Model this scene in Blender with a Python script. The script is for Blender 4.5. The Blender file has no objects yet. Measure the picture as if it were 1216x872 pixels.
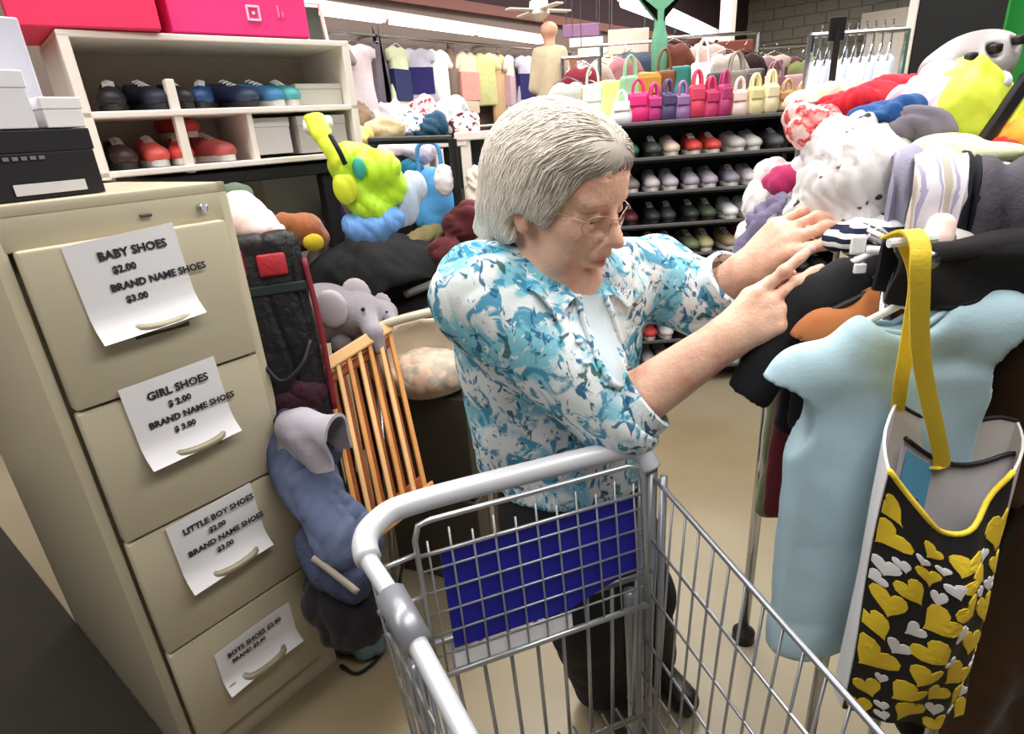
import bpy, bmesh, math, random
import numpy as np
from mathutils import Vector, Matrix

random.seed(7)
rng = np.random.default_rng(7)
scene = bpy.context.scene
COL = scene.collection

# ------------------------------------------------------------------ camera
CAM_F, PITCH, ROLL, EYE = 702.4, .384, -.069, 1.383
_cr, _sr = math.cos(ROLL), math.sin(ROLL)
FW = np.array([0, math.cos(PITCH), -math.sin(PITCH)])
_r0 = np.array([1., 0, 0]); _u0 = np.cross(_r0, FW)
RT = _cr * _r0 + _sr * _u0
UP = -_sr * _r0 + _cr * _u0
cd = bpy.data.cameras.new('camera'); cam = bpy.data.objects.new('camera', cd); COL.objects.link(cam)
cd.sensor_width = 36; cd.lens = CAM_F / 1216 * 36; cd.clip_start = .02; cd.clip_end = 60
cam.matrix_world = Matrix(((RT[0], UP[0], -FW[0], 0), (RT[1], UP[1], -FW[1], 0), (RT[2], UP[2], -FW[2], EYE), (0, 0, 0, 1)))
scene.camera = cam

# ------------------------------------------------------------------ world, lights, exposure
w = bpy.data.worlds.new('world'); scene.world = w; w.use_nodes = True
w.node_tree.nodes['Background'].inputs[0].default_value = (1.0, .97, .93, 1)
w.node_tree.nodes['Background'].inputs[1].default_value = .10
vs = scene.view_settings
vs.view_transform = 'Standard'; vs.look = 'None'; vs.gamma = 1; vs.use_curve_mapping = False
vs.exposure = .25
AX = np.array([.639, .769, 0]); BX = np.array([.769, -.639, 0])     # the two axes of the shop
AZ = math.atan2(AX[1], AX[0])
def area(name, loc, sx, sy, power, col=(1, .97, .92), rotz=0.):
    l = bpy.data.lights.new(name, 'AREA'); l.shape = 'RECTANGLE'; l.size = sx; l.size_y = sy; l.energy = power; l.color = col
    o = bpy.data.objects.new(name, l); o.location = loc; o.rotation_euler = (0, 0, rotz); COL.objects.link(o); return o
area('fluorescent_row_light', (.85, .55, 2.75), 3.0, .5, 44, rotz=AZ)
area('fluorescent_row_light', (-2.0, -.35, 2.8), 2.4, .5, 34, rotz=AZ)
area('fluorescent_row_light', (-.2, 1.9, 3.1), 3.2, .5, 70, rotz=AZ)
area('fluorescent_row_light', (2.6, 1.3, 3.2), 3.2, .5, 34, rotz=AZ)
area('fluorescent_row_light', (1.2, 4.2, 3.4), 4, .5, 88, rotz=AZ)
area('fluorescent_row_light', (-1.2, 4.0, 3.4), 4, .5, 74, rotz=AZ)
area('fluorescent_row_light', (2.6, 8.0, 3.4), 6, .6, 170, rotz=AZ)
area('fluorescent_row_light', (5.4, 8.2, 3.6), 5, .6, 170, rotz=AZ)

def at(x, y, Y):
    d = FW + RT * (x - 608) / CAM_F - UP * (y - 436) / CAM_F
    return d * (Y / d[1]) + np.array([0, 0, EYE])
def atz(x, y, Z):
    d = FW + RT * (x - 608) / CAM_F - UP * (y - 436) / CAM_F
    return d * ((Z - EYE) / d[2]) + np.array([0, 0, EYE])

# ------------------------------------------------------------------ materials
def lin(c):
    return tuple(((v / 12.92) if v <= .04045 else ((v + .055) / 1.055) ** 2.4) for v in (x / 255 for x in c))
_M = {}
def M(name, col, rough=.65, metal=0., var=.08, scale=30., bump=0., bscale=120., spec=.4, trans=0., sheen=0., alpha=1., bdist=.004):
    if name in _M: return _M[name]
    m = bpy.data.materials.new(name); m.use_nodes = True; nt = m.node_tree; n = nt.nodes; L = nt.links
    p = n['Principled BSDF']; c = lin(col)
    p.inputs['Roughness'].default_value = rough; p.inputs['Metallic'].default_value = metal
    p.inputs['Specular IOR Level'].default_value = spec
    if trans: p.inputs['Transmission Weight'].default_value = trans
    if alpha < 1: p.inputs['Alpha'].default_value = alpha
    if sheen: p.inputs['Sheen Weight'].default_value = sheen
    tc = n.new('ShaderNodeTexCoord')
    nz = n.new('ShaderNodeTexNoise'); nz.inputs['Scale'].default_value = scale; nz.inputs['Detail'].default_value = 4
    L.new(tc.outputs['Object'], nz.inputs['Vector'])
    mx = n.new('ShaderNodeMix'); mx.data_type = 'RGBA'
    mx.inputs['A'].default_value = tuple(v * (1 - var) for v in c) + (1,)
    mx.inputs['B'].default_value = tuple(min(1, v * (1 + var)) for v in c) + (1,)
    L.new(nz.outputs['Fac'], mx.inputs['Factor']); L.new(mx.outputs['Result'], p.inputs['Base Color'])
    if bump:
        nb = n.new('ShaderNodeTexNoise'); nb.inputs['Scale'].default_value = bscale; nb.inputs['Detail'].default_value = 3
        L.new(tc.outputs['Object'], nb.inputs['Vector'])
        b = n.new('ShaderNodeBump'); b.inputs['Strength'].default_value = bump; b.inputs['Distance'].default_value = bdist; nb.inputs['Distortion'].default_value = .6
        L.new(nb.outputs['Fac'], b.inputs['Height']); L.new(b.outputs['Normal'], p.inputs['Normal'])
    _M[name] = m; return m
def Mprint(name, cols, scale=40., stops=None, rough=.8, stretch=(1, 1, 1), kind='noise', detail=3., distort=0.):
    """printed fabric: colour bands of a noise / voronoi / wave field"""
    if name in _M: return _M[name]
    m = bpy.data.materials.new(name); m.use_nodes = True; nt = m.node_tree; n = nt.nodes; L = nt.links
    p = n['Principled BSDF']; p.inputs['Roughness'].default_value = rough; p.inputs['Specular IOR Level'].default_value = .2
    tc = n.new('ShaderNodeTexCoord'); mp = n.new('ShaderNodeMapping'); mp.inputs['Scale'].default_value = stretch
    L.new(tc.outputs['Object'], mp.inputs['Vector'])
    if kind == 'noise':
        t = n.new('ShaderNodeTexNoise'); t.inputs['Scale'].default_value = scale; t.inputs['Detail'].default_value = detail
        t.inputs['Distortion'].default_value = distort; out = t.outputs['Fac']
    elif kind == 'voronoi':
        t = n.new('ShaderNodeTexVoronoi'); t.inputs['Scale'].default_value = scale; out = t.outputs['Distance']
    else:
        t = n.new('ShaderNodeTexWave'); t.inputs['Scale'].default_value = scale; t.bands_direction = kind; t.inputs['Distortion'].default_value = distort
        out = t.outputs['Fac']
    L.new(mp.outputs['Vector'], t.inputs['Vector'])
    cr = n.new('ShaderNodeValToRGB'); cr.color_ramp.interpolation = 'CONSTANT' if stops is None or kind != 'noise' else 'LINEAR'
    k = len(cols); stops = stops or [i / k for i in range(k)]
    el = cr.color_ramp.elements
    while len(el) < k: el.new(.5)
    for e, s, c in zip(el, stops, cols): e.position = s; e.color = lin(c) + (1,)
    L.new(out, cr.inputs['Fac']); L.new(cr.outputs['Color'], p.inputs['Base Color'])
    _M[name] = m; return m
def Memit(name, col, s):
    m = bpy.data.materials.new(name); m.use_nodes = True; p = m.node_tree.nodes['Principled BSDF']
    p.inputs['Base Color'].default_value = lin(col) + (1,)
    p.inputs['Emission Color'].default_value = lin(col) + (1,); p.inputs['Emission Strength'].default_value = s
    return m
def cloth(col, name=None):
    name = name or 'cloth_%d_%d_%d' % tuple(col)
    return M(name, col, .88, 0, .14, 22, .5, 16, spec=.12, sheen=.12, bdist=.008)

# ------------------------------------------------------------------ object helpers
def wm(o):
    m = o.matrix_basis.copy()
    while o.parent: o = o.parent; m = o.matrix_basis @ m
    return m
def T(name, label=None, cat=None, loc=(0, 0, 0), rotz=0., group=None, kind=None):
    o = bpy.data.objects.new(name, None); COL.objects.link(o); o.location = tuple(loc); o.rotation_euler = (0, 0, rotz)
    o.empty_display_size = .05
    return tag(o, label, cat, group, kind)
def tag(o, label=None, cat=None, group=None, kind=None):
    if label: o['label'] = label
    if cat: o['category'] = cat
    if group: o['group'] = group
    if kind: o['kind'] = kind
    return o
def frame_from(d, up=(0, 0, 1)):
    d = np.array(d, float); d /= np.linalg.norm(d); u = np.array(up, float)
    if abs(d @ u) > .97: u = np.array([1., 0, 0])
    x = np.cross(u, d); x /= np.linalg.norm(x); y = np.cross(d, x)
    return np.stack([x, y, d], 1)
class MB:
    def __init__(s): s.v = []; s.f = []; s.n = 0
    def add(s, v, f):
        v = np.asarray(v, float); s.v.append(v); s.f.extend([tuple(int(i) + s.n for i in q) for q in f]); s.n += len(v); return s
    def box(s, c, d, R=None, taper=1.):
        x, y, z = np.array(d, float) / 2
        v = np.array([[-x, -y, -z], [x, -y, -z], [x, y, -z], [-x, y, -z], [-x * taper, -y * taper, z], [x * taper, -y * taper, z], [x * taper, y * taper, z], [-x * taper, y * taper, z]])
        if R is not None: v = v @ np.array(R).T
        return s.add(v + np.array(c, float), [(0, 3, 2, 1), (4, 5, 6, 7), (0, 1, 5, 4), (1, 2, 6, 5), (2, 3, 7, 6), (3, 0, 4, 7)])
    def rbox(s, c, d, r=.01, R=None, seg=2):
        bm = bmesh.new(); bmesh.ops.create_cube(bm, size=1)
        for q in bm.verts: q.co = Vector((q.co.x * d[0], q.co.y * d[1], q.co.z * d[2]))
        bmesh.ops.bevel(bm, geom=bm.edges[:] + bm.verts[:], offset=min(r, .49 * min(d)), segments=seg, affect='EDGES', profile=.5)
        bm.verts.index_update(); v = np.array([q.co[:] for q in bm.verts]); f = [[q.index for q in g.verts] for g in bm.faces]; bm.free()
        if R is not None: v = v @ np.array(R).T
        return s.add(v + np.array(c, float), f)
    def tube(s, pts, r, n=8, closed=False, cap=True, flat=1.):
        P = np.array(pts, float); k = len(P); r = np.full(k, r) if np.isscalar(r) else np.array(r, float)
        tg = np.zeros_like(P)
        for i in range(k):
            a = P[(i - 1) % k] if (closed or i) else P[i]; b = P[(i + 1) % k] if (closed or i < k - 1) else P[i]
            d = b - a; tg[i] = d / (np.linalg.norm(d) + 1e-12)
        F = frame_from(tg[0]); x = F[:, 0]; V = []
        for i in range(k):
            x = x - tg[i] * (x @ tg[i]); x /= np.linalg.norm(x) + 1e-12; y = np.cross(tg[i], x)
            for j in range(n):
                t = 2 * math.pi * j / n; V.append(P[i] + r[i] * (x * math.cos(t) + y * math.sin(t) * flat))
        f = []
        for i in range(k if closed else k - 1):
            a, b = i * n, ((i + 1) % k) * n
            f += [(a + j, a + (j + 1) % n, b + (j + 1) % n, b + j) for j in range(n)]
        if cap and not closed: f += [tuple(range(n))[::-1], tuple(range((k - 1) * n, k * n))]
        return s.add(V, f)
    def lathe(s, prof, c=(0, 0, 0), R=None, n=16, sx=1., sy=1., cap=True):
        V = []; k = len(prof)
        for (r, z) in prof:
            for j in range(n):
                t = 2 * math.pi * j / n; V.append((r * math.cos(t) * sx, r * math.sin(t) * sy, z))
        V = np.array(V)
        if R is not None: V = V @ np.array(R).T
        f = [(i * n + j, i * n + (j + 1) % n, (i + 1) * n + (j + 1) % n, (i + 1) * n + j) for i in range(k - 1) for j in range(n)]
        if cap: f += [tuple(range(n))[::-1], tuple(range((k - 1) * n, k * n))]
        return s.add(V + np.array(c, float), f)
    def ball(s, c, r, R=None, n=12, m=8):
        r = np.array([r, r, r] if np.isscalar(r) else r, float)
        prof = [(max(1e-4, math.sin(math.pi * i / m)), -math.cos(math.pi * i / m)) for i in range(m + 1)]
        b = MB().lathe(prof, n=n); v = b.v[0] * r
        if R is not None: v = v @ np.array(R).T
        return s.add(v + np.array(c, float), b.f)
    def prism(s, poly, h, O=(0, 0, 0), R=None):
        """polygon in local xy, extruded +-h/2 along z"""
        k = len(poly); V = np.array([(x, y, -h / 2) for x, y in poly] + [(x, y, h / 2) for x, y in poly], float)
        if R is not None: V = V @ np.array(R).T
        return s.add(V + np.array(O, float), [tuple(range(k))[::-1], tuple(range(k, 2 * k))] + [(i, (i + 1) % k, k + (i + 1) % k, k + i) for i in range(k)])
    def sheet(s, G, th=.004):
        """grid of points (nu,nv,3) given a real thickness"""
        G = np.asarray(G, float); a, b = G.shape[:2]
        du = np.gradient(G, axis=0); dv = np.gradient(G, axis=1); N = np.cross(du, dv); N /= np.linalg.norm(N, axis=2, keepdims=True) + 1e-12
        A = (G + N * th / 2).reshape(-1, 3); B = (G - N * th / 2).reshape(-1, 3); o = a * b; f = []
        for i in range(a - 1):
            for j in range(b - 1):
                q = (i * b + j, (i + 1) * b + j, (i + 1) * b + j + 1, i * b + j + 1); f.append(q); f.append(tuple(o + t for t in q[::-1]))
        rim = [i * b for i in range(a)] + [(a - 1) * b + j for j in range(1, b)] + [i * b + b - 1 for i in range(a - 2, -1, -1)] + [j for j in range(b - 2, 0, -1)]
        for i in range(len(rim)):
            p, q = rim[i], rim[(i + 1) % len(rim)]; f.append((q, p, o + p, o + q))
        return s.add(np.concatenate([A, B]), f)
    def build(s, name, mat, parent=None, smooth=False, world=True, origin=None):
        """links the collected shapes as ONE mesh object; vertices are world coordinates unless world=False"""
        V = np.concatenate(s.v)
        o = bpy.data.objects.new(name, None)
        if parent is not None and world:
            Mi = np.array(wm(parent).inverted()); V = V @ Mi[:3, :3].T + Mi[:3, 3]
        off = None
        if parent is None and world:
            off = np.array([V[:, 0].mean(), V[:, 1].mean(), V[:, 2].min()]) if origin is None else np.array(origin); V = V - off
        me = bpy.data.meshes.new(name); me.from_pydata(V.tolist(), [], s.f); me.validate(); me.update()
        if smooth is True: me.shade_smooth()
        elif smooth:
            me.shade_smooth(); me.set_sharp_from_angle(angle=smooth)
        bpy.data.objects.remove(o); o = bpy.data.objects.new(name, me); COL.objects.link(o)
        if mat is not None: me.materials.append(mat)
        if parent is not None: o.parent = parent
        if off is not None: o.location = off
        return o
def copy_tree(o, parent=None):
    c = o.copy(); COL.objects.link(c)
    if parent is not None: c.parent = parent
    for ch in o.children: copy_tree(ch, c)
    return c
def bez(P, n=12):
    """smooth Catmull-Rom path through the points"""
    P = [np.array(p, float) for p in P]; P = [2 * P[0] - P[1]] + P + [2 * P[-1] - P[-2]]; out = []
    for i in range(1, len(P) - 2):
        for t in np.linspace(0, 1, n, endpoint=False):
            a, b, c, d = P[i - 1:i + 3]
            out.append(.5 * (2 * b + (c - a) * t + (2 * a - 5 * b + 4 * c - d) * t * t + (3 * b - a - 3 * c + d) * t ** 3))
    out.append(P[-2]); return np.array(out)
def smooth_noise(X, seed=0, scale=1., octaves=3):
    """cheap sum of sines field in 3-D, about -1..1"""
    r = np.random.default_rng(seed); o = np.zeros(X.shape[:-1]); amp = 1.; tot = 0
    for k in range(octaves):
        for _ in range(3):
            d = r.normal(size=3); d /= np.linalg.norm(d); o += amp * np.sin((X @ d) * scale * 2 ** k * 6.28 + r.uniform(0, 6.28) + 1.2 * np.sin((X @ np.roll(d, 1)) * scale * 2 ** k * 4 + r.uniform(0, 6)))
            tot += amp
        amp *= .5
    return o / tot * 1.6
def creases(X, seed=0, scale=1.):
    """long soft folds with sharper valleys, about -1..0.5"""
    r = np.random.default_rng(seed + 900); t = 0
    for k, (m, wgt) in enumerate(((1, .6), (1.7, .42), (2.9, .26))):
        d = r.normal(size=3) * (1, 1, .55); d /= np.linalg.norm(d)
        ph = (X @ d) * scale * m * 5.2 + 1.9 * smooth_noise(X, seed + 20 * k, scale * m * .28, 2) + r.uniform(0, 6)
        msk = np.clip(.62 + .55 * smooth_noise(X, seed + 77 + k, scale * m * .35, 1), 0, 1)
        t = t - wgt * msk * (1 - np.abs(np.sin(ph)) ** .75)
    return t + .35

# ------------------------------------------------------------------ smooth solids (distance fields -> one closed surface)
class SDF:
    def __init__(s, lo, hi, vox):
        s.lo = np.array(lo, float); s.vox = vox; s.n = np.ceil((np.array(hi) - s.lo) / vox).astype(int) + 1
        s.F = np.full(s.n, 1., np.float32)
    def blk(s, lo, hi):
        a = np.clip(np.floor((np.array(lo) - s.lo) / s.vox).astype(int), 0, s.n - 1); b = np.clip(np.ceil((np.array(hi) - s.lo) / s.vox).astype(int) + 1, 1, s.n)
        sl = tuple(slice(i, j) for i, j in zip(a, b))
        ax = [s.lo[k] + s.vox * np.arange(a[k], b[k]) for k in range(3)]
        return sl, np.stack(np.meshgrid(*ax, indexing='ij'), -1)
    def mix(s, sl, d, k, sub=False):
        f = s.F[sl]
        if sub: f = -f
        if k > 0:
            h = np.clip(.5 + .5 * (f - d) / k, 0, 1); g = f * (1 - h) + d * h - k * h * (1 - h)
        else: g = np.minimum(f, d)
        s.F[sl] = -g if sub else g
    def ell(s, c, r, R=None, k=.01, sub=False):
        c = np.array(c, float); r = np.array([r] * 3 if np.isscalar(r) else r, float); m = r.max() + k * 2 + .01
        sl, X = s.blk(c - m, c + m); q = X - c
        if R is not None: q = q @ np.array(R)
        k0 = np.linalg.norm(q / r, axis=-1); k1 = np.linalg.norm(q / (r * r), axis=-1)
        s.mix(sl, k0 * (k0 - 1) / np.maximum(k1, 1e-6), k, sub); return s
    def cap(s, a, b, ra, rb, k=.01, sub=False, flat=None):
        """tapered limb from a to b; flat=(dir, factor) squeezes it across dir"""
        a = np.array(a, float); b = np.array(b, float); m = max(ra, rb) + k * 2 + .01
        sl, X = s.blk(np.minimum(a, b) - m, np.maximum(a, b) + m); d = b - a
        t = np.clip(((X - a) @ d) / (d @ d), 0, 1); q = X - a - t[..., None] * d
        if flat is not None:
            fd = np.array(flat[0], float); fd /= np.linalg.norm(fd); q = q + (q @ fd)[..., None] * fd * (1 / flat[1] - 1)
        s.mix(sl, np.linalg.norm(q, axis=-1) - (ra + (rb - ra) * t), k, sub); return s
    def chain(s, P, r, k=.01):
        for i in range(len(P) - 1): s.cap(P[i], P[i + 1], r[i], r[i + 1], k)
        return s
    def box(s, c, h, R=None, rad=.01, k=.01, sub=False):
        c = np.array(c, float); h = np.array(h, float); m = np.linalg.norm(h) + rad + 2 * k
        sl, X = s.blk(c - m, c + m); q = X - c
        if R is not None: q = q @ np.array(R)
        q = np.abs(q) - (h - rad); s.mix(sl, np.linalg.norm(np.maximum(q, 0), axis=-1) + np.minimum(q.max(-1), 0) - rad, k, sub); return s
    def half(s, p, nrm, k=.004):
        """cut away everything on the side nrm points to"""
        sl, X = s.blk(s.lo, s.lo + s.n * s.vox); d = (X - np.array(p)) @ np.array(nrm, float); s.mix(sl, (-d).astype(np.float32), k, True); return s
    def field(s, fn, lo=None, hi=None):
        sl, X = s.blk(s.lo if lo is None else lo, s.lo + s.n * s.vox if hi is None else hi); s.F[sl] += fn(X); return s
    def mesh(s, relax=1):
        F = s.F; F[0] = F[-1] = 1; F[:, 0] = F[:, -1] = 1; F[:, :, 0] = F[:, :, -1] = 1
        I = F < 0; a, b, c = F.shape
        cnt = np.zeros((a - 1, b - 1, c - 1), np.int8)
        for i in (0, 1):
            for j in (0, 1):
                for k in (0, 1): cnt += I[i:a - 1 + i, j:b - 1 + j, k:c - 1 + k]
        act = np.argwhere((cnt > 0) & (cnt < 8)); idx = np.full((a - 1, b - 1, c - 1), -1, np.int32); idx[tuple(act.T)] = np.arange(len(act))
        cor = np.array([(i, j, k) for i in (0, 1) for j in (0, 1) for k in (0, 1)])
        val = np.stack([F[tuple((act + o).T)] for o in cor], 1); P = np.zeros((len(act), 3)); N = np.zeros(len(act))
        for p in range(8):
            for q in range(p + 1, 8):
                if np.abs(cor[p] - cor[q]).sum() != 1: continue
                m = (val[:, p] < 0) != (val[:, q] < 0); t = val[m, p] / (val[m, p] - val[m, q])
                P[m] += cor[p] + t[:, None] * (cor[q] - cor[p]); N[m] += 1
        V = s.lo + s.vox * (act + P / N[:, None]); Q = []
        for ax in range(3):
            sh = [slice(None)] * 3; sh2 = [slice(None)] * 3; sh[ax] = slice(0, -1); sh2[ax] = slice(1, None)
            E = np.argwhere(I[tuple(sh)] != I[tuple(sh2)]); o1, o2 = [(1, 2), (2, 0), (0, 1)][ax]
            E = E[(E[:, o1] > 0) & (E[:, o2] > 0)]
            d1 = np.zeros(3, int); d1[o1] = 1; d2 = np.zeros(3, int); d2[o2] = 1
            q = np.stack([idx[tuple((E - a_).T)] for a_ in (d1 * 0, d1, d1 + d2, d2)], 1); flip = ~I[tuple(E.T)]
            q[flip] = q[flip][:, ::-1]; Q.append(q)
        Q = np.concatenate(Q); Q = Q[(Q >= 0).all(1)]
        for _ in range(relax):
            S = np.zeros_like(V); C = np.zeros(len(V))
            for i in range(4):
                np.add.at(S, Q[:, i], V[Q[:, (i + 1) % 4]]); np.add.at(C, Q[:, i], 1)
                np.add.at(S, Q[:, i], V[Q[:, (i - 1) % 4]]); np.add.at(C, Q[:, i], 1)
            V = V * .45 + .55 * S / np.maximum(C, 1)[:, None]
        return V, Q
    def build(s, name, mat, parent=None, relax=1, disp=None):
        V, Q = s.mesh(relax)
        if disp is not None:
            n = np.zeros_like(V); fn = np.cross(V[Q[:, 2]] - V[Q[:, 0]], V[Q[:, 3]] - V[Q[:, 1]])
            for i in range(4): np.add.at(n, Q[:, i], fn)
            n /= np.linalg.norm(n, axis=1, keepdims=True) + 1e-12; V = V + n * disp(V)[:, None]
        off = np.array([V[:, 0].mean(), V[:, 1].mean(), V[:, 2].min()]) if parent is None else np.zeros(3)
        if parent is not None: Mi = np.array(wm(parent).inverted()); V = V @ Mi[:3, :3].T + Mi[:3, 3]
        V = V - off
        me = bpy.data.meshes.new(name); me.vertices.add(len(V)); me.vertices.foreach_set('co', V.astype(np.float32).ravel())
        me.loops.add(Q.size); me.loops.foreach_set('vertex_index', Q.astype(np.int32).ravel())
        me.polygons.add(len(Q)); me.polygons.foreach_set('loop_start', np.arange(0, Q.size, 4, dtype=np.int32))
        me.update(calc_edges=True); me.validate(); me.shade_smooth()
        o = bpy.data.objects.new(name, me); COL.objects.link(o); me.materials.append(mat)
        if parent is not None: o.parent = parent
        else: o.location = off
        return o
def blob(name, balls, mat, parent=None, vox=.006, k=.02, wr=.004, ws=9., seed=1, relax=1):
    """crumpled soft solid out of overlapping ellipsoids (c, r[, R])"""
    lo = np.min([np.array(b[0]) - np.max(b[1]) for b in balls], 0) - .03; hi = np.max([np.array(b[0]) + np.max(b[1]) for b in balls], 0) + .03
    s = SDF(lo, hi, vox)
    for b in balls: s.ell(b[0], b[1], b[2] if len(b) > 2 else None, k)
    return s.build(name, mat, parent, relax, (lambda V: wr * smooth_noise(V, seed, ws * .4, 2) + 2.2 * wr * creases(V, seed, ws * .8)) if wr else None)
def text(body, size, O, X, Yv, mat, parent, name='lettering', ext=.0004, align='LEFT', thick=.0):
    c = bpy.data.curves.new(name, 'FONT'); c.body = body; c.size = size; c.extrude = ext; c.align_x = align; c.resolution_u = 2; c.offset = thick
    tmp = bpy.data.objects.new(name, c); me = bpy.data.meshes.new_from_object(tmp); bpy.data.objects.remove(tmp); bpy.data.curves.remove(c)
    o = bpy.data.objects.new(name, me); COL.objects.link(o); me.materials.clear(); me.materials.append(mat); o.parent = parent
    X = np.array(X, float); X /= np.linalg.norm(X); Yv = np.array(Yv, float); Z = np.cross(X, Yv); Z /= np.linalg.norm(Z); Yv = np.cross(Z, X)
    W = Matrix([[X[i], Yv[i], Z[i], O[i]] for i in range(3)] + [[0, 0, 0, 1]])
    o.matrix_basis = wm(parent).inverted() @ W; return o

# ================================================================== THE SETTING
def struct(name, mb, mat, parent=None, **k):
    o = mb.build(name, mat, parent, **k)
    if parent is None: o['kind'] = 'structure'
    return o
RA = np.stack([AX, -BX, [0, 0, 1]], 1)          # columns: along the wall, towards the wall, up
P0 = np.array([-1.6, 5.8, 0])
def wp(t, d, z): return P0 + AX * t - BX * d + np.array([0, 0, z])      # wall frame: t along, d behind the wall face, z up
concrete = M('concrete', (150, 138, 114), .42, 0, .16, 2.2, .1, 40, spec=.5)
_nt = concrete.node_tree
_w = _nt.nodes.new('ShaderNodeTexNoise'); _w.inputs['Scale'].default_value = .9; _w.inputs['Detail'].default_value = 6
_tc = [q for q in _nt.nodes if q.type == 'TEX_COORD'][0]; _nt.links.new(_tc.outputs['Object'], _w.inputs['Vector'])
_mx = _nt.nodes.new('ShaderNodeMix'); _mx.data_type = 'RGBA'; _mx.inputs['B'].default_value = lin((128, 110, 80)) + (1,)
_cr = _nt.nodes.new('ShaderNodeMapRange'); _cr.inputs[1].default_value = .42; _cr.inputs[2].default_value = .62; _cr.inputs[4].default_value = .8
_nt.links.new(_w.outputs['Fac'], _cr.inputs[0]); _nt.links.new(_cr.outputs[0], _mx.inputs['Factor'])
_src = [q for q in _nt.nodes if q.type == 'MIX'][0]; _nt.links.new(_src.outputs['Result'], _mx.inputs['A'])
_nt.links.new(_mx.outputs['Result'], _nt.nodes['Principled BSDF'].inputs['Base Color'])
struct('floor', MB().box((2, 6, -.05), (26, 26, .1)), concrete, origin=(2, 6, 0))
struct('wall_left', MB().box(wp(3, .06, 2.15), (22, .12, 4.3), RA), M('painted_wall', (124, 108, 102), .85, 0, .15, 1.5))
block = M('block_wall', (160, 156, 146), .9, 0, .06, 3, .2, 30)
E0 = wp(11, 0, 0)
wb = struct('wall_back', MB().box(E0 + BX * 4 + AX * .1 + (0, 0, 2.15), (.12, 14, 4.3), RA), block)
wc = MB()
for i in range(18):                                     # concrete blocks of the far wall, set proud of their joints
    for j in range(14):
        sx = .4; c = E0 + BX * (.2 + sx * i + (.2 if j % 2 else 0)) + AX * .02 + np.array([0, 0, .1 + .2 * j + .9])
        wc.box(c, (.03, sx - .02, .18), RA)
tag(wc.build('block_courses', block, wb), kind='stuff')
struct('ceiling', MB().box((2, 6, 4.35), (26, 26, .1)), M('dark_ceiling', (70, 58, 60), .9))
struct('trim_1', MB().box(wp(3.5, -.03, 3.4), (21, .06, 1.5), RA), M('dark_insulation', (62, 46, 50), .9, 0, .2, 2))
for i in range(6):
    struct('ceiling_beam', MB().box(wp(-1 + i * 2.2, -4.2, 3.9), (.14, 9, .3), RA), M('beam_paint', (104, 62, 54), .7))
struct('trim_2', MB().box(wp(3, -.05, 2.62), (20, .05, .10), RA), M('rail_paint', (128, 84, 76), .7))

tube_m = Memit('fluorescent_tube', (255, 250, 240), 3.2); housing_m = M('lamp_housing', (236, 232, 226), .5)
def strip_light(A, B, wd, label):
    A = np.array(A); B = np.array(B); d = B - A; L = np.linalg.norm(d); R = frame_from(d)
    r = T('fluorescent_fixture', label, 'light', (A + B) / 2, 0)
    MB().box((A + B) / 2 + (0, 0, .05), (wd, .06, L), R if abs(R[2, 1]) > .5 else R).build('housing', housing_m, r)
    k = max(2, int(L / 1.25)); s = frame_from(d)[:, 0]
    for i in range(k):
        for q in (-.28, .28):
            a = A + d * (i + .04) / k + s * wd * q; b = A + d * (i + .96) / k + s * wd * q
            MB().tube([a, b], wd * .2, 8).build('lamp_tube', tube_m, r, smooth=1.)
strip_light(atz(300, 4, 2.3), atz(645, 51, 2.3), .075, 'long fluorescent light row above the wall of hanging clothes')
strip_light(atz(745, 2, 2.6), atz(852, 46, 2.6), .24, 'long fluorescent light row running to the white post')
# white post
pst = at(862, 60, 8.2)
r = T('post', 'white square steel post rising to the ceiling before the block wall', 'post', (pst[0], pst[1], 0))
MB().rbox((pst[0], pst[1], 2.15), (.15, .15, 4.3), .01, RA).build('shaft', M('white_post', (232, 224, 214), .6), r)
MB().rbox((pst[0], pst[1], .02), (.3, .3, .04), .005, RA).build('base_plate', M('white_post', (232, 224, 214), .6), r)
# white cabinet doors at the end wall
cw = M('white_laminate', (226, 218, 206), .5)
ec = E0 + BX * 2.45
r = T('tall_cupboard', 'tall white cupboard with plain doors against the far block wall', 'cupboard', ec, 0)
MB().box(ec + BX * 1.2 - AX * .25 + (0, 0, 1.3), (.5, 2.4, 2.6), RA).build('body', cw, r)
for i in range(4):
    d = MB().rbox(ec + BX * (.3 + .6 * i) - AX * .52 + (0, 0, 1.15), (.03, .585, 2.2), .006, RA).build('door', cw, r)
    MB().tube([ec + BX * (.52 + .6 * i) - AX * .56 + (0, 0, z) for z in (1.0, 1.15)], .012, 6).build('handle', M('chrome', (190, 192, 196), .25, 1), d)
MB().box(ec + BX * 1.2 - AX * .3 + (0, 0, 2.75), (.7, 2.6, .3), RA).build('soffit', M('soffit_paint', (206, 196, 184), .6), r)

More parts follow.
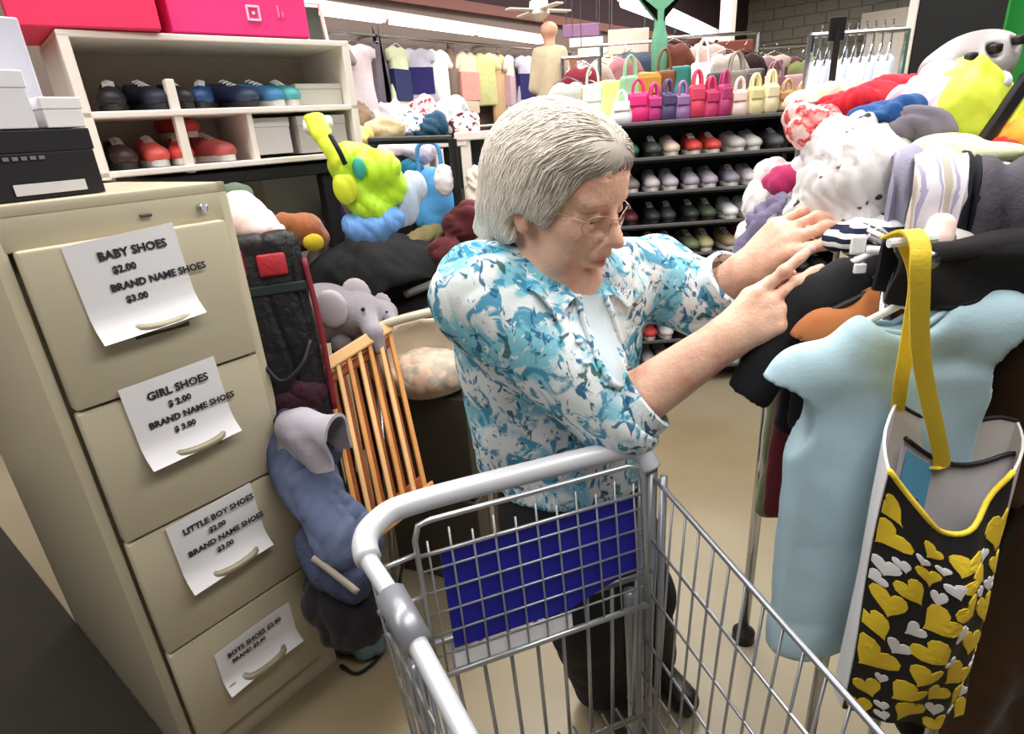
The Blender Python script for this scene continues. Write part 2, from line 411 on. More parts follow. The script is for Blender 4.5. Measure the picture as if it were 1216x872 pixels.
# ================================================================== CLOTHES ON THE WALL
chrome = M('chrome', (190, 192, 196), .25, 1)
def garment_poly(wd, ht, sl, kind):
    """outline of a hung garment, neck at (0,0), hanging down -y"""
    h = wd / 2
    if kind == 'dress': return [(-.05, 0), (-h, -.04), (-h * .95, -.14), (-h * .72, -.13), (-h * .7, -ht * .45), (-h * 1.15, -ht), (h * 1.15, -ht), (h * .7, -ht * .45), (h * .72, -.13), (h * .95, -.14), (h, -.04), (.05, 0), (0, -.03)]
    if kind == 'trousers': return [(-h * .6, 0), (-h * .75, -ht), (-h * .12, -ht), (0, -ht * .35), (h * .12, -ht), (h * .75, -ht), (h * .6, 0)]
    if kind == 'tank': return [(-.07, .02), (-h * .55, 0), (-h * .5, -.12), (-h * .75, -.17), (-h * .75, -ht), (h * .75, -ht), (h * .75, -.17), (h * .5, -.12), (h * .55, 0), (.07, .02), (0, -.06)]
    return [(-.05, 0), (-h * .8, -.04), (-h - sl * .35, -.06 - sl), (-h * .85 - sl * .1, -.1 - sl), (-h * .72, -.16), (-h * .75, -ht), (h * .75, -ht), (h * .72, -.16), (h * .85 + sl * .1, -.1 - sl), (h + sl * .35, -.06 - sl), (h * .8, -.04), (.05, 0), (0, -.035)]
def hung_garment(O, xdir, col, label, group, wd=.3, ht=.42, sl=.1, kind='shirt', thick=.035, name=None, mat=None, cat=None, trim=None, hook=True, tilt=0.):
    """a flat-hung garment: fabric solid with soft edges, hanger hook, optional trim band"""
    nm = name or {'shirt': 'hanging_shirt', 'dress': 'hanging_dress', 'trousers': 'hanging_trousers', 'tank': 'hanging_tank_top'}[kind]
    x = np.array(xdir, float); x /= np.linalg.norm(x); z = np.array([0, 0, 1.]); R = np.stack([x, z, np.cross(x, z)], 1)
    P = garment_poly(wd, ht, sl, kind)
    bm = bmesh.new(); vs_ = [bm.verts.new((px, py, 0)) for px, py in P]; f = bm.faces.new(vs_)
    ex = bmesh.ops.extrude_face_region(bm, geom=[f]); nv = [q for q in ex['geom'] if isinstance(q, bmesh.types.BMVert)]
    for q in nv: q.co.z += thick
    bmesh.ops.bevel(bm, geom=bm.edges[:], offset=thick * .3, segments=1, affect='EDGES')
    for q in bm.verts:
        q.co.z += .012 * math.sin(q.co.x * 34 + len(label)) * min(1, -q.co.y * 4) - thick / 2
    bmesh.ops.recalc_face_normals(bm, faces=bm.faces); bm.verts.index_update()
    V = np.array([q.co[:] for q in bm.verts]); F_ = [[q.index for q in g.verts] for g in bm.faces]; bm.free()
    r = T(nm, label, cat or {'shirt': 'shirt', 'dress': 'dress', 'trousers': 'trousers', 'tank': 'top'}[kind], O, 0, group)
    m = MB(); m.add(V @ R.T + np.array(O), F_); m.build('fabric', mat or cloth(col), r, smooth=.9)
    if trim is not None:
        m = MB(); m.box(np.array(O) + R @ np.array([0, -ht * .55, 0]), (wd * .77, ht * trim[1], thick * 1.25), R); m.build('printed_band', cloth(trim[0]), r)
    if hook:
        q = [np.array(O) + R @ np.array(p) for p in ((-wd * .35, -.02, 0), (0, .025, 0), (wd * .35, -.02, 0))]
        m = MB(); m.tube(q, .004, 5); m.tube([q[1], q[1] + (0, 0, .03), q[1] + x * .015 + (0, 0, .05), q[1] + (0, 0, .06)], .003, 5); m.build('hanger', chrome, r)
    return r
G1 = 'clothes on the high wall rail'
pal = [((136, 92, 70), 'rust brown', 'trousers', None), ((190, 176, 160), 'taupe', 'dress', None), ((120, 96, 90), 'dark brown', 'shirt', None), ((226, 218, 208), 'off white', 'shirt', (190, 160, 170)), ((160, 150, 150), 'grey', 'shirt', None), ((230, 214, 222), 'pale pink', 'dress', None), ((110, 100, 110), 'charcoal', 'trousers', None),
       ((214, 222, 190), 'pale green', 'dress', (40, 44, 90)), ((190, 186, 206), 'lilac grey', 'dress', (44, 40, 96)), ((245, 243, 240), 'white', 'shirt', None), ((120, 100, 92), 'umber', 'trousers', None), ((236, 220, 196), 'cream', 'shirt', (214, 150, 140)),
       ((222, 224, 160), 'pale yellow', 'shirt', None), ((214, 178, 140), 'tan', 'shirt', None)]
pos_word = ['first', 'second', 'third', 'fourth', 'fifth', 'sixth', 'seventh', 'eighth', 'ninth', 'tenth', 'eleventh', 'twelfth', 'thirteenth', 'fourteenth', 'fifteenth', 'sixteenth', 'seventeenth', 'eighteenth', 'nineteenth', 'twentieth']
def nth(i): return pos_word[i] if i < 20 else ('twenty-' + pos_word[i - 20] if i < 39 else 'fortieth')
wr_ = MB(); wr_.tube([wp(-1.2, -.2, 2.24), wp(8.5, -.2, 2.24)], .016, 8); rail = tag(wr_.build('wall_rail', chrome), 'chrome clothes rail along the wall under the light row', 'rail')
mb = MB()
for t in np.arange(-1, 8.6, 1.6): mb.tube([wp(t, .02, 2.24), wp(t, -.2, 2.24)], .012, 6)
mb.build('bracket', chrome, rail)['kind'] = 'stuff'
ts = list(np.arange(-.85, 8.3, .25))
for i, t in enumerate(ts):
    c, cn, kd, tr = pal[i % len(pal)] if i < 14 else pal[(i * 5 + 3) % len(pal)]
    nm = {'shirt': "child's shirt", 'dress': "child's dress", 'trousers': 'trousers', 'tank': 'tank top'}[kd]
    hung_garment(wp(t, -.2 + .02 * (i % 3), 2.17), AX + BX * .45 * math.sin(i * 1.7), c, '%s %s hung %s from the left on the high wall rail' % (cn, nm, nth(i)), G1, 0.34 + .04 * (i % 3), .54 + .08 * ((i * 3) % 4), .10, kd, .06, trim=(tr, .45) if tr else None)
# lower rail with darker, mixed clothes
G2 = 'clothes on the low wall rail'
mb = MB(); mb.tube([wp(-1.2, -.3, 1.42), wp(9, -.3, 1.42)], .016, 8); rail2 = tag(mb.build('wall_rail', chrome), 'chrome clothes rail low on the wall behind the tables', 'rail')
mb = MB()
for t in np.arange(-1, 9, 1.6): mb.tube([wp(t, .02, 1.42), wp(t, -.3, 1.42)], .012, 6)
mb.build('bracket', chrome, rail2)['kind'] = 'stuff'
pal2 = [((110, 60, 80), 'plum'), ((226, 222, 226), 'white'), ((60, 56, 66), 'charcoal'), ((150, 150, 168), 'grey blue'), ((196, 120, 130), 'dusty pink'), ((120, 140, 120), 'moss green'), ((214, 206, 214), 'pale lilac'), ((90, 70, 64), 'brown'), ((170, 190, 190), 'mint grey')]
for i, t in enumerate(np.arange(-.9, 8.6, .3)):
    c, cn = pal2[(i * 4) % 9]
    hung_garment(wp(t, -.3 - .02 * (i % 2), 1.36), AX + BX * .5 * math.sin(i * 2.3), c, '%s top hung %s from the left on the low wall rail' % (cn, nth(i)), G2, .3, .5, .12, 'shirt', .06, hook=True)

# ================================================================== SHOE RACK WITH HANDBAGS ON TOP
black_m = M('black_shelf', (22, 21, 24), .5)
SX0, SX1, SY = .40, 1.72, 3.02
shelf_z = [1.365, 1.205, 1.045, .885, .73, .575, .42, .265, .10]
r = T('shoe_rack', 'black open shoe rack packed with rows of shoes', 'shelf', ((SX0 + SX1) / 2, SY + .14, 0))
for z in shelf_z:
    MB().rbox(((SX0 + SX1) / 2, SY + .14, z - .011), (SX1 - SX0, .31, .022), .004).build('shelf', black_m, r)
    MB().rbox(((SX0 + SX1) / 2, SY - .02, z - .004), (SX1 - SX0, .012, .016), .003).build('price_rail', M('price_rail', (96, 94, 98), .4), r)
MB().box(((SX0 + SX1) / 2, SY + .3, .7), (SX1 - SX0, .02, 1.37)).build('back_panel', black_m, r)
for x in (SX0, (SX0 + SX1) / 2 + .33, SX1):
    MB().rbox((x, SY + .14, .69), (.025, .3, 1.38), .004).build('upright', black_m, r)
shoe_cols = [[((70, 74, 70), 'dark grey'), ((218, 196, 176), 'beige'), ((206, 74, 66), 'red'), ((206, 74, 66), 'red'), ((196, 190, 186), 'pale grey'), ((206, 204, 200), 'white'), ((96, 100, 104), 'slate'), ((60, 110, 90), 'green'), ((170, 150, 150), 'mauve grey')],
             [((200, 186, 190), 'pale pink'), ((186, 176, 186), 'lilac grey'), ((170, 160, 174), 'lilac grey'), ((176, 164, 180), 'lilac'), ((150, 144, 160), 'grey violet'), ((224, 216, 220), 'white'), ((218, 210, 214), 'white'), ((120, 116, 108), 'taupe'), ((110, 106, 100), 'taupe')],
             [((46, 46, 50), 'black'), ((56, 60, 58), 'charcoal'), ((48, 50, 52), 'black'), ((70, 86, 64), 'olive'), ((236, 236, 238), 'white'), ((236, 236, 238), 'white'), ((40, 48, 48), 'black'), ((90, 40, 44), 'maroon'), ((50, 60, 60), 'black')],
             [((70, 84, 92), 'steel blue'), ((130, 110, 114), 'mauve'), ((110, 120, 90), 'olive'), ((176, 170, 122), 'khaki'), ((160, 140, 104), 'tan'), ((190, 60, 56), 'red'), ((60, 60, 66), 'charcoal'), ((180, 190, 200), 'pale blue'), ((60, 54, 50), 'brown')],
             [((44, 40, 44), 'black'), ((150, 64, 56), 'brick red'), ((120, 60, 54), 'brown'), ((150, 150, 150), 'grey'), ((90, 100, 104), 'slate'), ((60, 60, 60), 'charcoal'), ((50, 44, 44), 'black'), ((140, 130, 120), 'taupe'), ((40, 40, 44), 'black')]]
sole_w = M('shoe_sole', (206, 202, 196), .6); sole_k = M('dark_sole', (40, 38, 38), .6)
SHOE = {}
def shoe_meshes():
    """upper and sole of a toe-forward shoe, toe at -y"""
    u = SDF((-.055, -.15, -.01), (.055, .13, .13), .0055)
    u.ell((0, -.085, .035), (.040, .055, .030), k=.02); u.ell((0, -.02, .042), (.036, .07, .036), k=.02); u.ell((0, .06, .05), (.034, .05, .055), k=.03)
    u.ell((0, .055, .115), (.022, .036, .05), k=.01, sub=True)
    u.half((0, 0, .016), (0, 0, -1))
    a = u.build('sneaker', sole_w, T('tmp'), 1)
    b = MB(); P = [(.042 * math.sin(t) * (1 if math.cos(t) > -.2 else .9), -.012 - .125 * math.cos(t)) for t in np.linspace(0, 2 * math.pi, 20, endpoint=False)]
    b.prism(P, .02, (0, 0, .01)); q = b.build('sole', sole_w, a, world=False)
    c = MB()
    for i in range(4): c.tube([(-.016, -.035 + .018 * i, .072 + .006 * i), (0, -.04 + .018 * i, .078 + .006 * i), (.016, -.035 + .018 * i, .072 + .006 * i)], .003, 5)
    l = c.build('laces', sole_w, a, world=False)
    return a.data, q.data, l.data
_su, _ss, _sl = shoe_meshes()
for o in [o for o in bpy.data.objects if o.name.startswith(('tmp', 'sneaker', 'sole', 'laces'))]: bpy.data.objects.remove(o)
def shoe(x, y, z, col, label, group, rot=0., sc=1.):
    key = tuple(col)
    if key not in SHOE:
        q = []
        for d, m in ((_su, M('leather_%d_%d_%d' % key, col, .5, 0, .12, 40)), (_ss, sole_w if sum(col) > 330 else sole_k), (_sl, M('lace_%d' % (0 if sum(col) > 500 else 1), (240, 240, 240) if sum(col) < 500 else (150, 150, 160), .8))):
            d = d.copy(); d.materials.clear(); d.materials.append(m); q.append(d)
        SHOE[key] = q
    q = SHOE[key]; r = bpy.data.objects.new('sneaker', q[0]); COL.objects.link(r); r.location = (x, y, z); r.rotation_euler = (0, 0, rot); r.scale = (sc,) * 3
    tag(r, label, 'shoe', group)
    for nme, d in (('sole', q[1]), ('laces', q[2])):
        c = bpy.data.objects.new(nme, d); COL.objects.link(c); c.parent = r
    return r
rows = ['second', 'third', 'fourth', 'fifth', 'sixth', 'seventh', 'eighth', 'lowest']
for k, z in enumerate(shelf_z[1:]):
    for i in range(13):
        x = SX0 + .06 + i * .1 + (.006 if i % 2 else -.006)
        j = i - 3
        if j < 0: j = (i + 5)
        c, cn = shoe_cols[min(k, 4)][j % 9] if k < 5 else shoe_cols[(k * 2 + i) % 5][(i * 2 + k) % 9]
        if k == 7: c, cn = [((226, 222, 216), 'white'), ((200, 196, 200), 'pale grey')][(i // 2) % 2]
        shoe(x, SY + .12, z, c, '%s shoe, %s from the left on the %s shelf of the black rack' % (cn, nth(i), rows[k]), 'shoes on the black rack', rng.normal(0, .06), .98)

def _local_sdf(s, name, mat, parent, relax=1, disp=None):
    o = s.build(name, mat, T('tmp'), relax, disp); t = o.parent; o.parent = parent; bpy.data.objects.remove(t); return o
def handbag(c, wd, ht, dp, col, label, group, rot=0., handle=True, hcol=None, name='handbag', cat='handbag', flap=True):
    r = T(name, label, cat, c, rot, group); m = M('bag_%d_%d_%d' % tuple(col), col, .5, 0, .14, 20, .15, 60)
    s = SDF((-wd * .65, -dp * .8 - .02, -.02), (wd * .65, dp * .8 + .02, ht * 1.15), max(.006, ht / 26))
    s.box((0, 0, ht * .5), (wd / 2 * .92, dp / 2 * .8, ht / 2), rad=min(dp, wd, ht) * .2, k=0)
    s.ell((0, 0, ht * .3), (wd / 2 * 1.02, dp / 2 * 1.15, ht * .3), k=.03)
    _local_sdf(s, 'body', m, r, 1, lambda V: .006 * smooth_noise(V, len(label), 3.))
    if handle:
        mb = MB(); hm = M('strap_%d_%d_%d' % tuple(hcol), hcol, .5) if hcol else m
        for y in (-dp * .25, dp * .25):
            mb.tube(bez([(-wd * .26, y, ht * .9), (-wd * .2, y * .8, ht * 1.25), (0, y * .6, ht * 1.42), (wd * .2, y * .8, ht * 1.25), (wd * .26, y, ht * .9)], 5), .007, 6)
        mb.build('handle', hm, r, smooth=True, world=False)
    if flap:
        mb = MB(); mb.rbox((0, -dp * .5, ht * .72), (wd * .8, .015, ht * .36), .006); mb.build('flap', m, r, world=False)
    return r
GB = 'handbags on top of the shoe rack'
bags = [(738, .16, .13, (240, 238, 240), 'white'), (757, .17, .17, (226, 46, 120), 'hot pink'), (776, .12, .15, (196, 60, 130), 'magenta'), (792, .12, .16, (84, 70, 110), 'dark violet'), (809, .12, .15, (150, 110, 160), 'lilac'),
        (826, .13, .19, (214, 66, 96), 'rose red'), (842, .12, .16, (200, 60, 110), 'raspberry'), (858, .10, .18, (176, 60, 110), 'plum pink'), (876, .13, .15, (240, 210, 200), 'blush'), (894, .12, .16, (226, 214, 160), 'straw yellow'),
        (912, .12, .17, (240, 226, 186), 'cream'), (932, .14, .13, (190, 150, 100), 'tan'), (952, .13, .12, (236, 190, 130), 'apricot')]
for i, (px, wd, ht, c, cn) in enumerate(bags):
    p = at(px, 140, SY + .12)
    handbag((p[0], p[1], shelf_z[0]), wd * .62, ht * .8, .07, c, '%s handbag, %s from the left on top of the shoe rack' % (cn, nth(i)), GB, rng.normal(0, .2), True)
GB2 = 'bags heaped behind the front row'
bags2 = [(704, 4.0, 120, .2, (196, 214, 206), 'pale mint'), (727, 4.0, 116, .25, (228, 228, 140), 'lemon yellow'), (748, 3.8, 112, .18, (150, 196, 150), 'light green'), (770, 3.8, 108, .22, (206, 140, 60), 'orange brown'), (788, 3.8, 106, .2, (120, 76, 40), 'brown'), (806, 3.8, 100, .2, (40, 120, 110), 'teal'),
         (834, 4.0, 96, .2, (240, 236, 232), 'white'), (850, 3.9, 108, .18, (60, 52, 54), 'black'), (872, 3.9, 106, .24, (150, 140, 130), 'taupe'), (893, 3.9, 104, .2, (90, 80, 80), 'charcoal'), (918, 4.0, 112, .2, (150, 110, 120), 'mauve'), (944, 4.0, 110, .22, (180, 140, 150), 'dusty rose'), (962, 4.0, 108, .2, (130, 150, 90), 'leaf green')]
r = T('display_table', 'long white display table behind the shoe rack', 'table', (1.5, 4.05, 0))
MB().rbox((1.45, 4.0, 1.36), (2.7, .5, .03), .006).build('tabletop', cw, r)
for x in (.2, 2.7):
    for y in (3.8, 4.2): MB().tube([(x, y, 0), (x, y, 1.36)], .02, 8).build('leg', chrome, r)
for i, (px, Y, py, wd, c, cn) in enumerate(bags2):
    p = at(px, py, Y); h = max(.12, min(.34, p[2] - 1.375 + .1))
    handbag((p[0], p[1], 1.375), wd * .72, h, .09, c, '%s bag, %s from the left on the table behind the shoe rack' % (cn, nth(i)), GB2, rng.normal(0, .25), i % 2 == 0, flap=i % 3 == 0)

# ================================================================== MIDDLE OF THE SHOP: torso form, signs, racks
def torso(px, py0, py1, Y, cols, label):
    b = at(px, py1, Y); t = at(px, py0, Y); x, y = b[0], b[1]; H = t[2] - b[2]; z0 = b[2]
    r = T('mannequin', label, 'mannequin', (x, y, 0))
    s = SDF((x - .4, y - .25, z0 - .35 * H), (x + .4, y + .25, z0 + H + .05), .015)
    s.ell((x, y, z0 + H * .93), (.07, .08, H * .1), k=.0); s.cap((x, y, z0 + H * .85), (x, y, z0 + H * .7), .04, .05, k=.03)
    s.build('head', M('mannequin_skin', (228, 176, 146), .5), r)
    s = SDF((x - .4, y - .25, z0 - .35 * H), (x + .4, y + .25, z0 + H + .05), .015)
    s.ell((x, y, z0 + H * .5), (.11, .09, H * .28), k=.0); s.ell((x, y, z0 + H * .1), (.11, .1, H * .35), k=.08)
    for q in (-1, 1): s.cap((x + q * .09, y, z0 + H * .66), (x + q * .14, y, z0 + H * .25), .05, .04, k=.04)
    s.build('dress', cloth(cols), r, 1)
    MB().tube([(x, y, 0.03), (x, y, z0)], .015, 8).build('stand', chrome, r)
    MB().lathe([(.18, 0), (.18, .02), (.02, .05)], (x, y, 0)).build('base', chrome, r)
torso(655, 28, 128, 5.2, (204, 186, 158), 'tan mannequin with bare pinkish head in a cream dress')
def sign_board(px0, py0, px1, py1, Y, col, label, bars=()):
    a = at(px0, py0, Y); b = at(px1, py1, Y); c = (a + b) / 2; wd = abs(b[0] - a[0]); ht = abs(a[2] - b[2])
    r = T('hanging_sign', label, 'sign', c)
    MB().rbox(c, (wd, .02, ht), .005).build('board', M('board_%d_%d_%d' % tuple(col), col, .6), r)
    for q in (-.4, .4): MB().tube([c + (q * wd, 0, ht / 2), c + (q * wd, 0, ht / 2 + 1.)], .004, 5).build('cord', chrome, r)
    return r
sign_board(668, 30, 713, 42, 6.0, (150, 110, 150), 'purple sign board with pale stripe hung above the cream mannequin')
sign_board(676, 46, 716, 54, 5.9, (238, 236, 228), 'narrow white sign board hung under the purple one')
sign_board(686, 58, 728, 68, 5.8, (214, 232, 210), 'pale green sign board hung lowest of three')
sign_board(722, 36, 770, 62, 5.6, (240, 222, 206), 'cream sign board hung beside the white light row')
c = at(640, 12, 5.2)
r = T('ceiling_fan', 'white ceiling fan hung above the mannequin', 'fan', c)
MB().lathe([(.02, .08), (.07, .06), (.08, -.03), (.03, -.07)], c).build('motor', cw, r)
for k in range(4):
    t = .5 + k * math.pi / 2; d = np.array([math.cos(t), math.sin(t), 0]); Rk = np.stack([d, np.cross([0, 0, 1], d), [0, 0, 1]], 1)
    MB().rbox(c + d * .16, (.24, .07, .012), .004, Rk).build('blade', cw, r)
MB().tube([c + (0, 0, .05), (c[0], c[1], 4.3)], .015, 8).build('rod', cw, r)
G3 = 'clothes on the middle racks'
mid = [(690, 78, 5.0, (140, 50, 66), 'crimson', 'shirt', .3, .5), (706, 74, 5.3, (200, 180, 170), 'beige', 'shirt', .3, .45), (722, 66, 5.6, (226, 220, 190), 'ivory', 'shirt', .34, .5), (742, 66, 5.4, (190, 130, 140), 'rose', 'shirt', .28, .5), (756, 60, 5.6, (90, 100, 120), 'slate blue', 'shirt', .34, .5),
       (784, 14, 5.2, (110, 170, 140), 'sea green', 'tank', .16, .42), (800, 50, 5.4, (120, 70, 60), 'rust', 'shirt', .3, .4), (815, 56, 5.6, (50, 60, 66), 'dark grey', 'shirt', .4, .5), (838, 52, 5.6, (226, 190, 180), 'peach', 'dress', .34, .6), (862, 62, 5.2, (200, 190, 184), 'stone', 'shirt', .34, .5),
       (884, 62, 5.4, (60, 44, 44), 'black brown', 'shirt', .4, .5), (905, 66, 6.0, (176, 130, 140), 'old rose', 'dress', .3, .5), (920, 64, 6.0, (214, 190, 176), 'sand', 'dress', .3, .5), (936, 66, 6.0, (120, 80, 90), 'wine', 'dress', .3, .5), (952, 70, 6.0, (160, 170, 110), 'lime grey', 'dress', .3, .5), (700, 100, 4.6, (190, 150, 110), 'camel', 'shirt', .3, .45), (674, 96, 4.6, (196, 196, 190), 'light grey', 'shirt', .3, .5)]
for i, (px, py, Y, c, cn, kd, wd, ht) in enumerate(mid):
    hung_garment(at(px, py, Y), (1, .15 * math.sin(i * 2), 0), c, '%s %s hung high on a rack beyond the shoe rack' % (cn, kd), G3, wd, ht, .1, kd, .07, hook=True)
def island_rack(x0, x1, Y, z, label):
    r = T('clothes_rail', label, 'rack', ((x0 + x1) / 2, Y, 0))
    MB().tube([(x0, Y, z), (x1, Y, z)], .014, 8).build('rail', chrome, r)
    for x in (x0, x1):
        MB().tube([(x, Y, .03), (x, Y, z)], .016, 8).build('upright', chrome, r); MB().tube([(x, Y - .25, .03), (x, Y + .25, .03)], .016, 8).build('foot', chrome, r)
_z = lambda px, py, Y: at(px, py, Y)
for (pa, pb, py, Y, lab) in ((668, 712, 78, 5.1, 'chrome rail with crimson and beige clothes by the mannequin'), (714, 775, 62, 5.6, 'chrome rail with ivory and slate clothes under the cream sign'), (790, 900, 54, 5.5, 'chrome rail with dark clothes under the white post'), (898, 965, 64, 6.0, 'chrome rail with rose and sand dresses before the block wall')):
    a = at(pa, py, Y); b = at(pb, py, Y); island_rack(a[0], b[0], Y, a[2] + .05, lab)
a = at(851, 52, 5.7); b = at(893, 60, 5.7)
r = T('wooden_sign', 'brown wooden board standing high beside the white post', 'sign', (a + b) / 2)
MB().rbox((a + b) / 2, (b[0] - a[0], .04, .1), .008).build('board', M('red_brown_wood', (140, 76, 62), .6, 0, .2, 12), r)
for x in (a[0] + .04, b[0] - .04): MB().tube([(x, 5.72, 0), (x, 5.72, a[2])], .015, 6).build('leg', black_m, r)

# ================================================================== FILING CABINET
beige = M('beige_enamel', (190, 180, 156), .42, 0, .05, 3, .06, 200, spec=.45)
CW, CD, CH = .405, .84, 1.32
ca = np.array([-.817, .962, 0])                         # near front bottom corner
CR = np.stack([AX, -BX, [0, 0, 1]], 1)                  # x along the face, y to the back, z up
def cp(x, y, z): return ca + CR @ np.array([x, y, z])
cab = T('filing_cabinet', 'tall beige four-drawer metal filing cabinet with paper signs taped on', 'cabinet', cp(CW / 2, CD / 2, 0), 0)
m = MB(); t = .022
m.rbox(cp(t / 2, CD / 2, CH / 2), (t, CD, CH), .004, CR); m.rbox(cp(CW - t / 2, CD / 2, CH / 2), (t, CD, CH), .004, CR)
m.rbox(cp(CW / 2, CD - .01, CH / 2), (CW - .01, .02, CH - .01), .003, CR)
m.rbox(cp(CW / 2, CD / 2, CH - .012), (CW, CD, .024), .004, CR); m.box(cp(CW / 2, CD / 2 + .01, .03), (CW - .03, CD - .05, .05), CR)
m.rbox(cp(CW / 2, .012, CH - .045), (CW - .03, .024, .06), .003, CR); m.rbox(cp(CW / 2, .012, .035), (CW - .03, .024, .07), .003, CR)
m.box(cp(CW / 2, .05, CH / 2), (CW - .04, .02, CH - .05), CR)
m.build('body', beige, cab, smooth=.5)
dark_gap = M('dark_gap', (60, 54, 46), .8)
zs = [1.248, .955, .665, .37, .075]                      # drawer edges from the top
paper = M('paper', (238, 236, 240), .7, 0, .02, 12, .05, 60); ink = M('marker_ink', (44, 40, 52), .6)
alu = M('handle_enamel', (158, 150, 128), .35, .2)
SIGNS = [[('BABY SHOES', .30, .026), ('$2.00', .44, .022), ('BRAND NAME SHOES', .34, .0225), ('$3.00', .5, .021)],
         [('GIRL SHOES', .2, .028), ('$ 2.00', .42, .022), ('BRAND NAME SHOES', .12, .0225), ('$ 3.00', .4, .021)],
         [('LITTLE BOY SHOES', .1, .0235), ('$2.00', .42, .021), ('BRAND NAME SHOES', .08, .0225), ('$3.00', .45, .021)],
         [('BOYS SHOES $2.00', .08, .021), ('BRAND $3.00', .12, .018)]]
sx0 = [.088, .098, .098, .108]; sw = [.185, .185, .19, .195]; sh = [.175, .170, .165, .115]; lean = [.05, .04, .03, .0]
for i in range(4):
    zt, zb = zs[i], zs[i + 1] + .006
    d = MB().rbox(cp(CW / 2, -.006, (zt + zb) / 2), (CW - 2 * t - .012, .034, zt - zb), .006, CR).build('drawer', beige, cab, smooth=.5)
    zc = zt - [-.004, -.026, -.004, .062][i]
    # pull: cupped lip with a dark hollow under it, a thumb latch to its left
    hz = zc - sh[i] + .012
    m = MB()
    pts = bez([cp(.150, -.02, hz), cp(.163, -.044, hz - .006), cp(.205, -.048, hz - .010), cp(.248, -.044, hz - .006), cp(.262, -.02, hz)], 5)
    m = MB().tube(pts, .0085, 8); m.build('handle', alu, d, smooth=True)
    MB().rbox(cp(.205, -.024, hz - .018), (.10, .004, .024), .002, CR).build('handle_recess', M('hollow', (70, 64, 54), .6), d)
    MB().rbox(cp(.122, -.03, hz - .008), (.022, .016, .022), .005, CR).build('thumb_latch', alu, d)
    # taped paper sign: a sheet with real thickness, lightly curled
    s = T('paper_sign', ['topmost white paper sign lettered BABY SHOES on the cabinet', 'second white paper sign lettered GIRL SHOES on the cabinet', 'third white paper sign lettered LITTLE BOY SHOES on the cabinet', 'lowest white paper sign lettered BOYS SHOES on the cabinet'][i], 'sign', cp(sx0[i] + sw[i] / 2, -.03, zc - sh[i]), 0, 'paper signs on the filing cabinet')
    G = np.zeros((9, 9, 3)); OUT = -.0265
    for u in range(9):
        for v in range(9):
            fu, fv = u / 8, v / 8
            G[u, v] = cp(sx0[i] + sw[i] * fu + lean[i] * .15 * (1 - fv), OUT - .03 * max(0, (.22 - fv) / .22) ** 1.3 * (0.9) - .003 * math.sin(3 * fu + i), zc - sh[i] * (1 - fv) + .012 * (fu - .5) * (1 if i == 0 else .4))
    MB().sheet(G, .0009).build('sheet', paper, s, smooth=1.)
    yy = zc - sh[i] * .06
    for k, (tx, off, sz) in enumerate(SIGNS[i]):
        yy -= sz * (1.16 if k else 1.1) + (.005 if k == 2 else 0)
        o = cp(sx0[i] + sw[i] * off * (.62 if i == 0 else .8) + .012, OUT - .0055, yy)
        text(tx, sz * .80, o, cp(1, 0, (.05 if i == 0 else .02)) - cp(0, 0, 0), (0, 0, 1), ink, s, thick=.0007, ext=.0003)
MB().rbox(cp(.24, -.004, CH - .045), (.02, .01, .006), .002, CR).build('catch_slot', M('hollow', (70, 64, 54), .6), cab)
MB().lathe([(.009, 0), (.009, .012), (.006, .014)], cp(.345, 0, CH - .045), np.stack([CR[:, 0], CR[:, 2], -CR[:, 1]], 1)).build('lock', chrome, cab)
# added dark sheet: shade on the floor beside the cabinet put into colour
mt = MB(); mt.rbox(cp(-.702, .8, .006), (1.4, 2.8, .012), .004, CR); tag(mt.build('floor_shade_sheet', M('shade_sheet_dark', (50, 45, 38), .95, 0, .2, 14, .4, 200)), 'dark brown sheet added for the floor shade beside the filing cabinet', 'mat')  # no real mat: sheet added for the floor shade

# ------------------------------------------------ boxes on the cabinet
def carton(c, d, R, col, label, name='cardboard_box', group=None, lid=.25, rough=.5, cat='box'):
    r = T(name, label, cat, np.array(c) - (0, 0, d[2] / 2), 0, group); m = M('carton_%d_%d_%d' % tuple(col), col, rough, 0, .03, 8)
    if lid:
        MB().rbox(np.array(c) - (0, 0, d[2] * lid / 2), (d[0] - .004, d[1] - .004, d[2] * (1 - lid)), .002, R).build('body', m, r)
        MB().rbox(np.array(c) + (0, 0, d[2] * (1 - lid) / 2), (d[0], d[1], d[2] * lid), .002, R).build('lid', m, r)
    else:
        MB().rbox(c, d, .003, R).build('body', m, r)
    return r
zb = CH + .001
def rz(R, a): return R @ np.array([[math.cos(a), -math.sin(a), 0], [math.sin(a), math.cos(a), 0], [0, 0, 1.]])
RB = rz(CR, .12)
bb = carton(cp(.085, .19, zb + .055), (.215, .3, .11), RB, (26, 24, 28), 'black shoe box with white print on the cabinet top', 'shoe_box', lid=.32)
def bp(x, y, z): return cp(.085, .19, zb) + RB @ np.array([x, y, z])
wi = M('white_print', (214, 212, 214), .5)
m = MB()
for k in range(6): m.rbox(bp(-.045 + .013 * k, -.1508, .066), (.009, .0016, .006), .0006, RB)
m.build('faint_print', M('faded_print', (120, 118, 122), .6), bb)['kind'] = 'stuff'
MB().rbox(bp(.02, -.1505, .017), (.11, .002, .018), .0008, RB).build('label_strip', wi, bb)
MB().rbox(bp(-.075, -.1515, .092), (.022, .002, .018), .0008, RB).build('emblem', wi, bb)
MB().rbox(bp(-.09, -.1505, .035), (.04, .002, .05), .0008, RB).build('white_label', wi, bb)
carton(cp(.055, .10, zb + .111 + .045), (.15, .13, .088), rz(CR, .1), (236, 234, 242), 'low white shoe box lying on the left end of the black shoe box', 'shoe_box', 'white boxes on the cabinet', lid=.3)
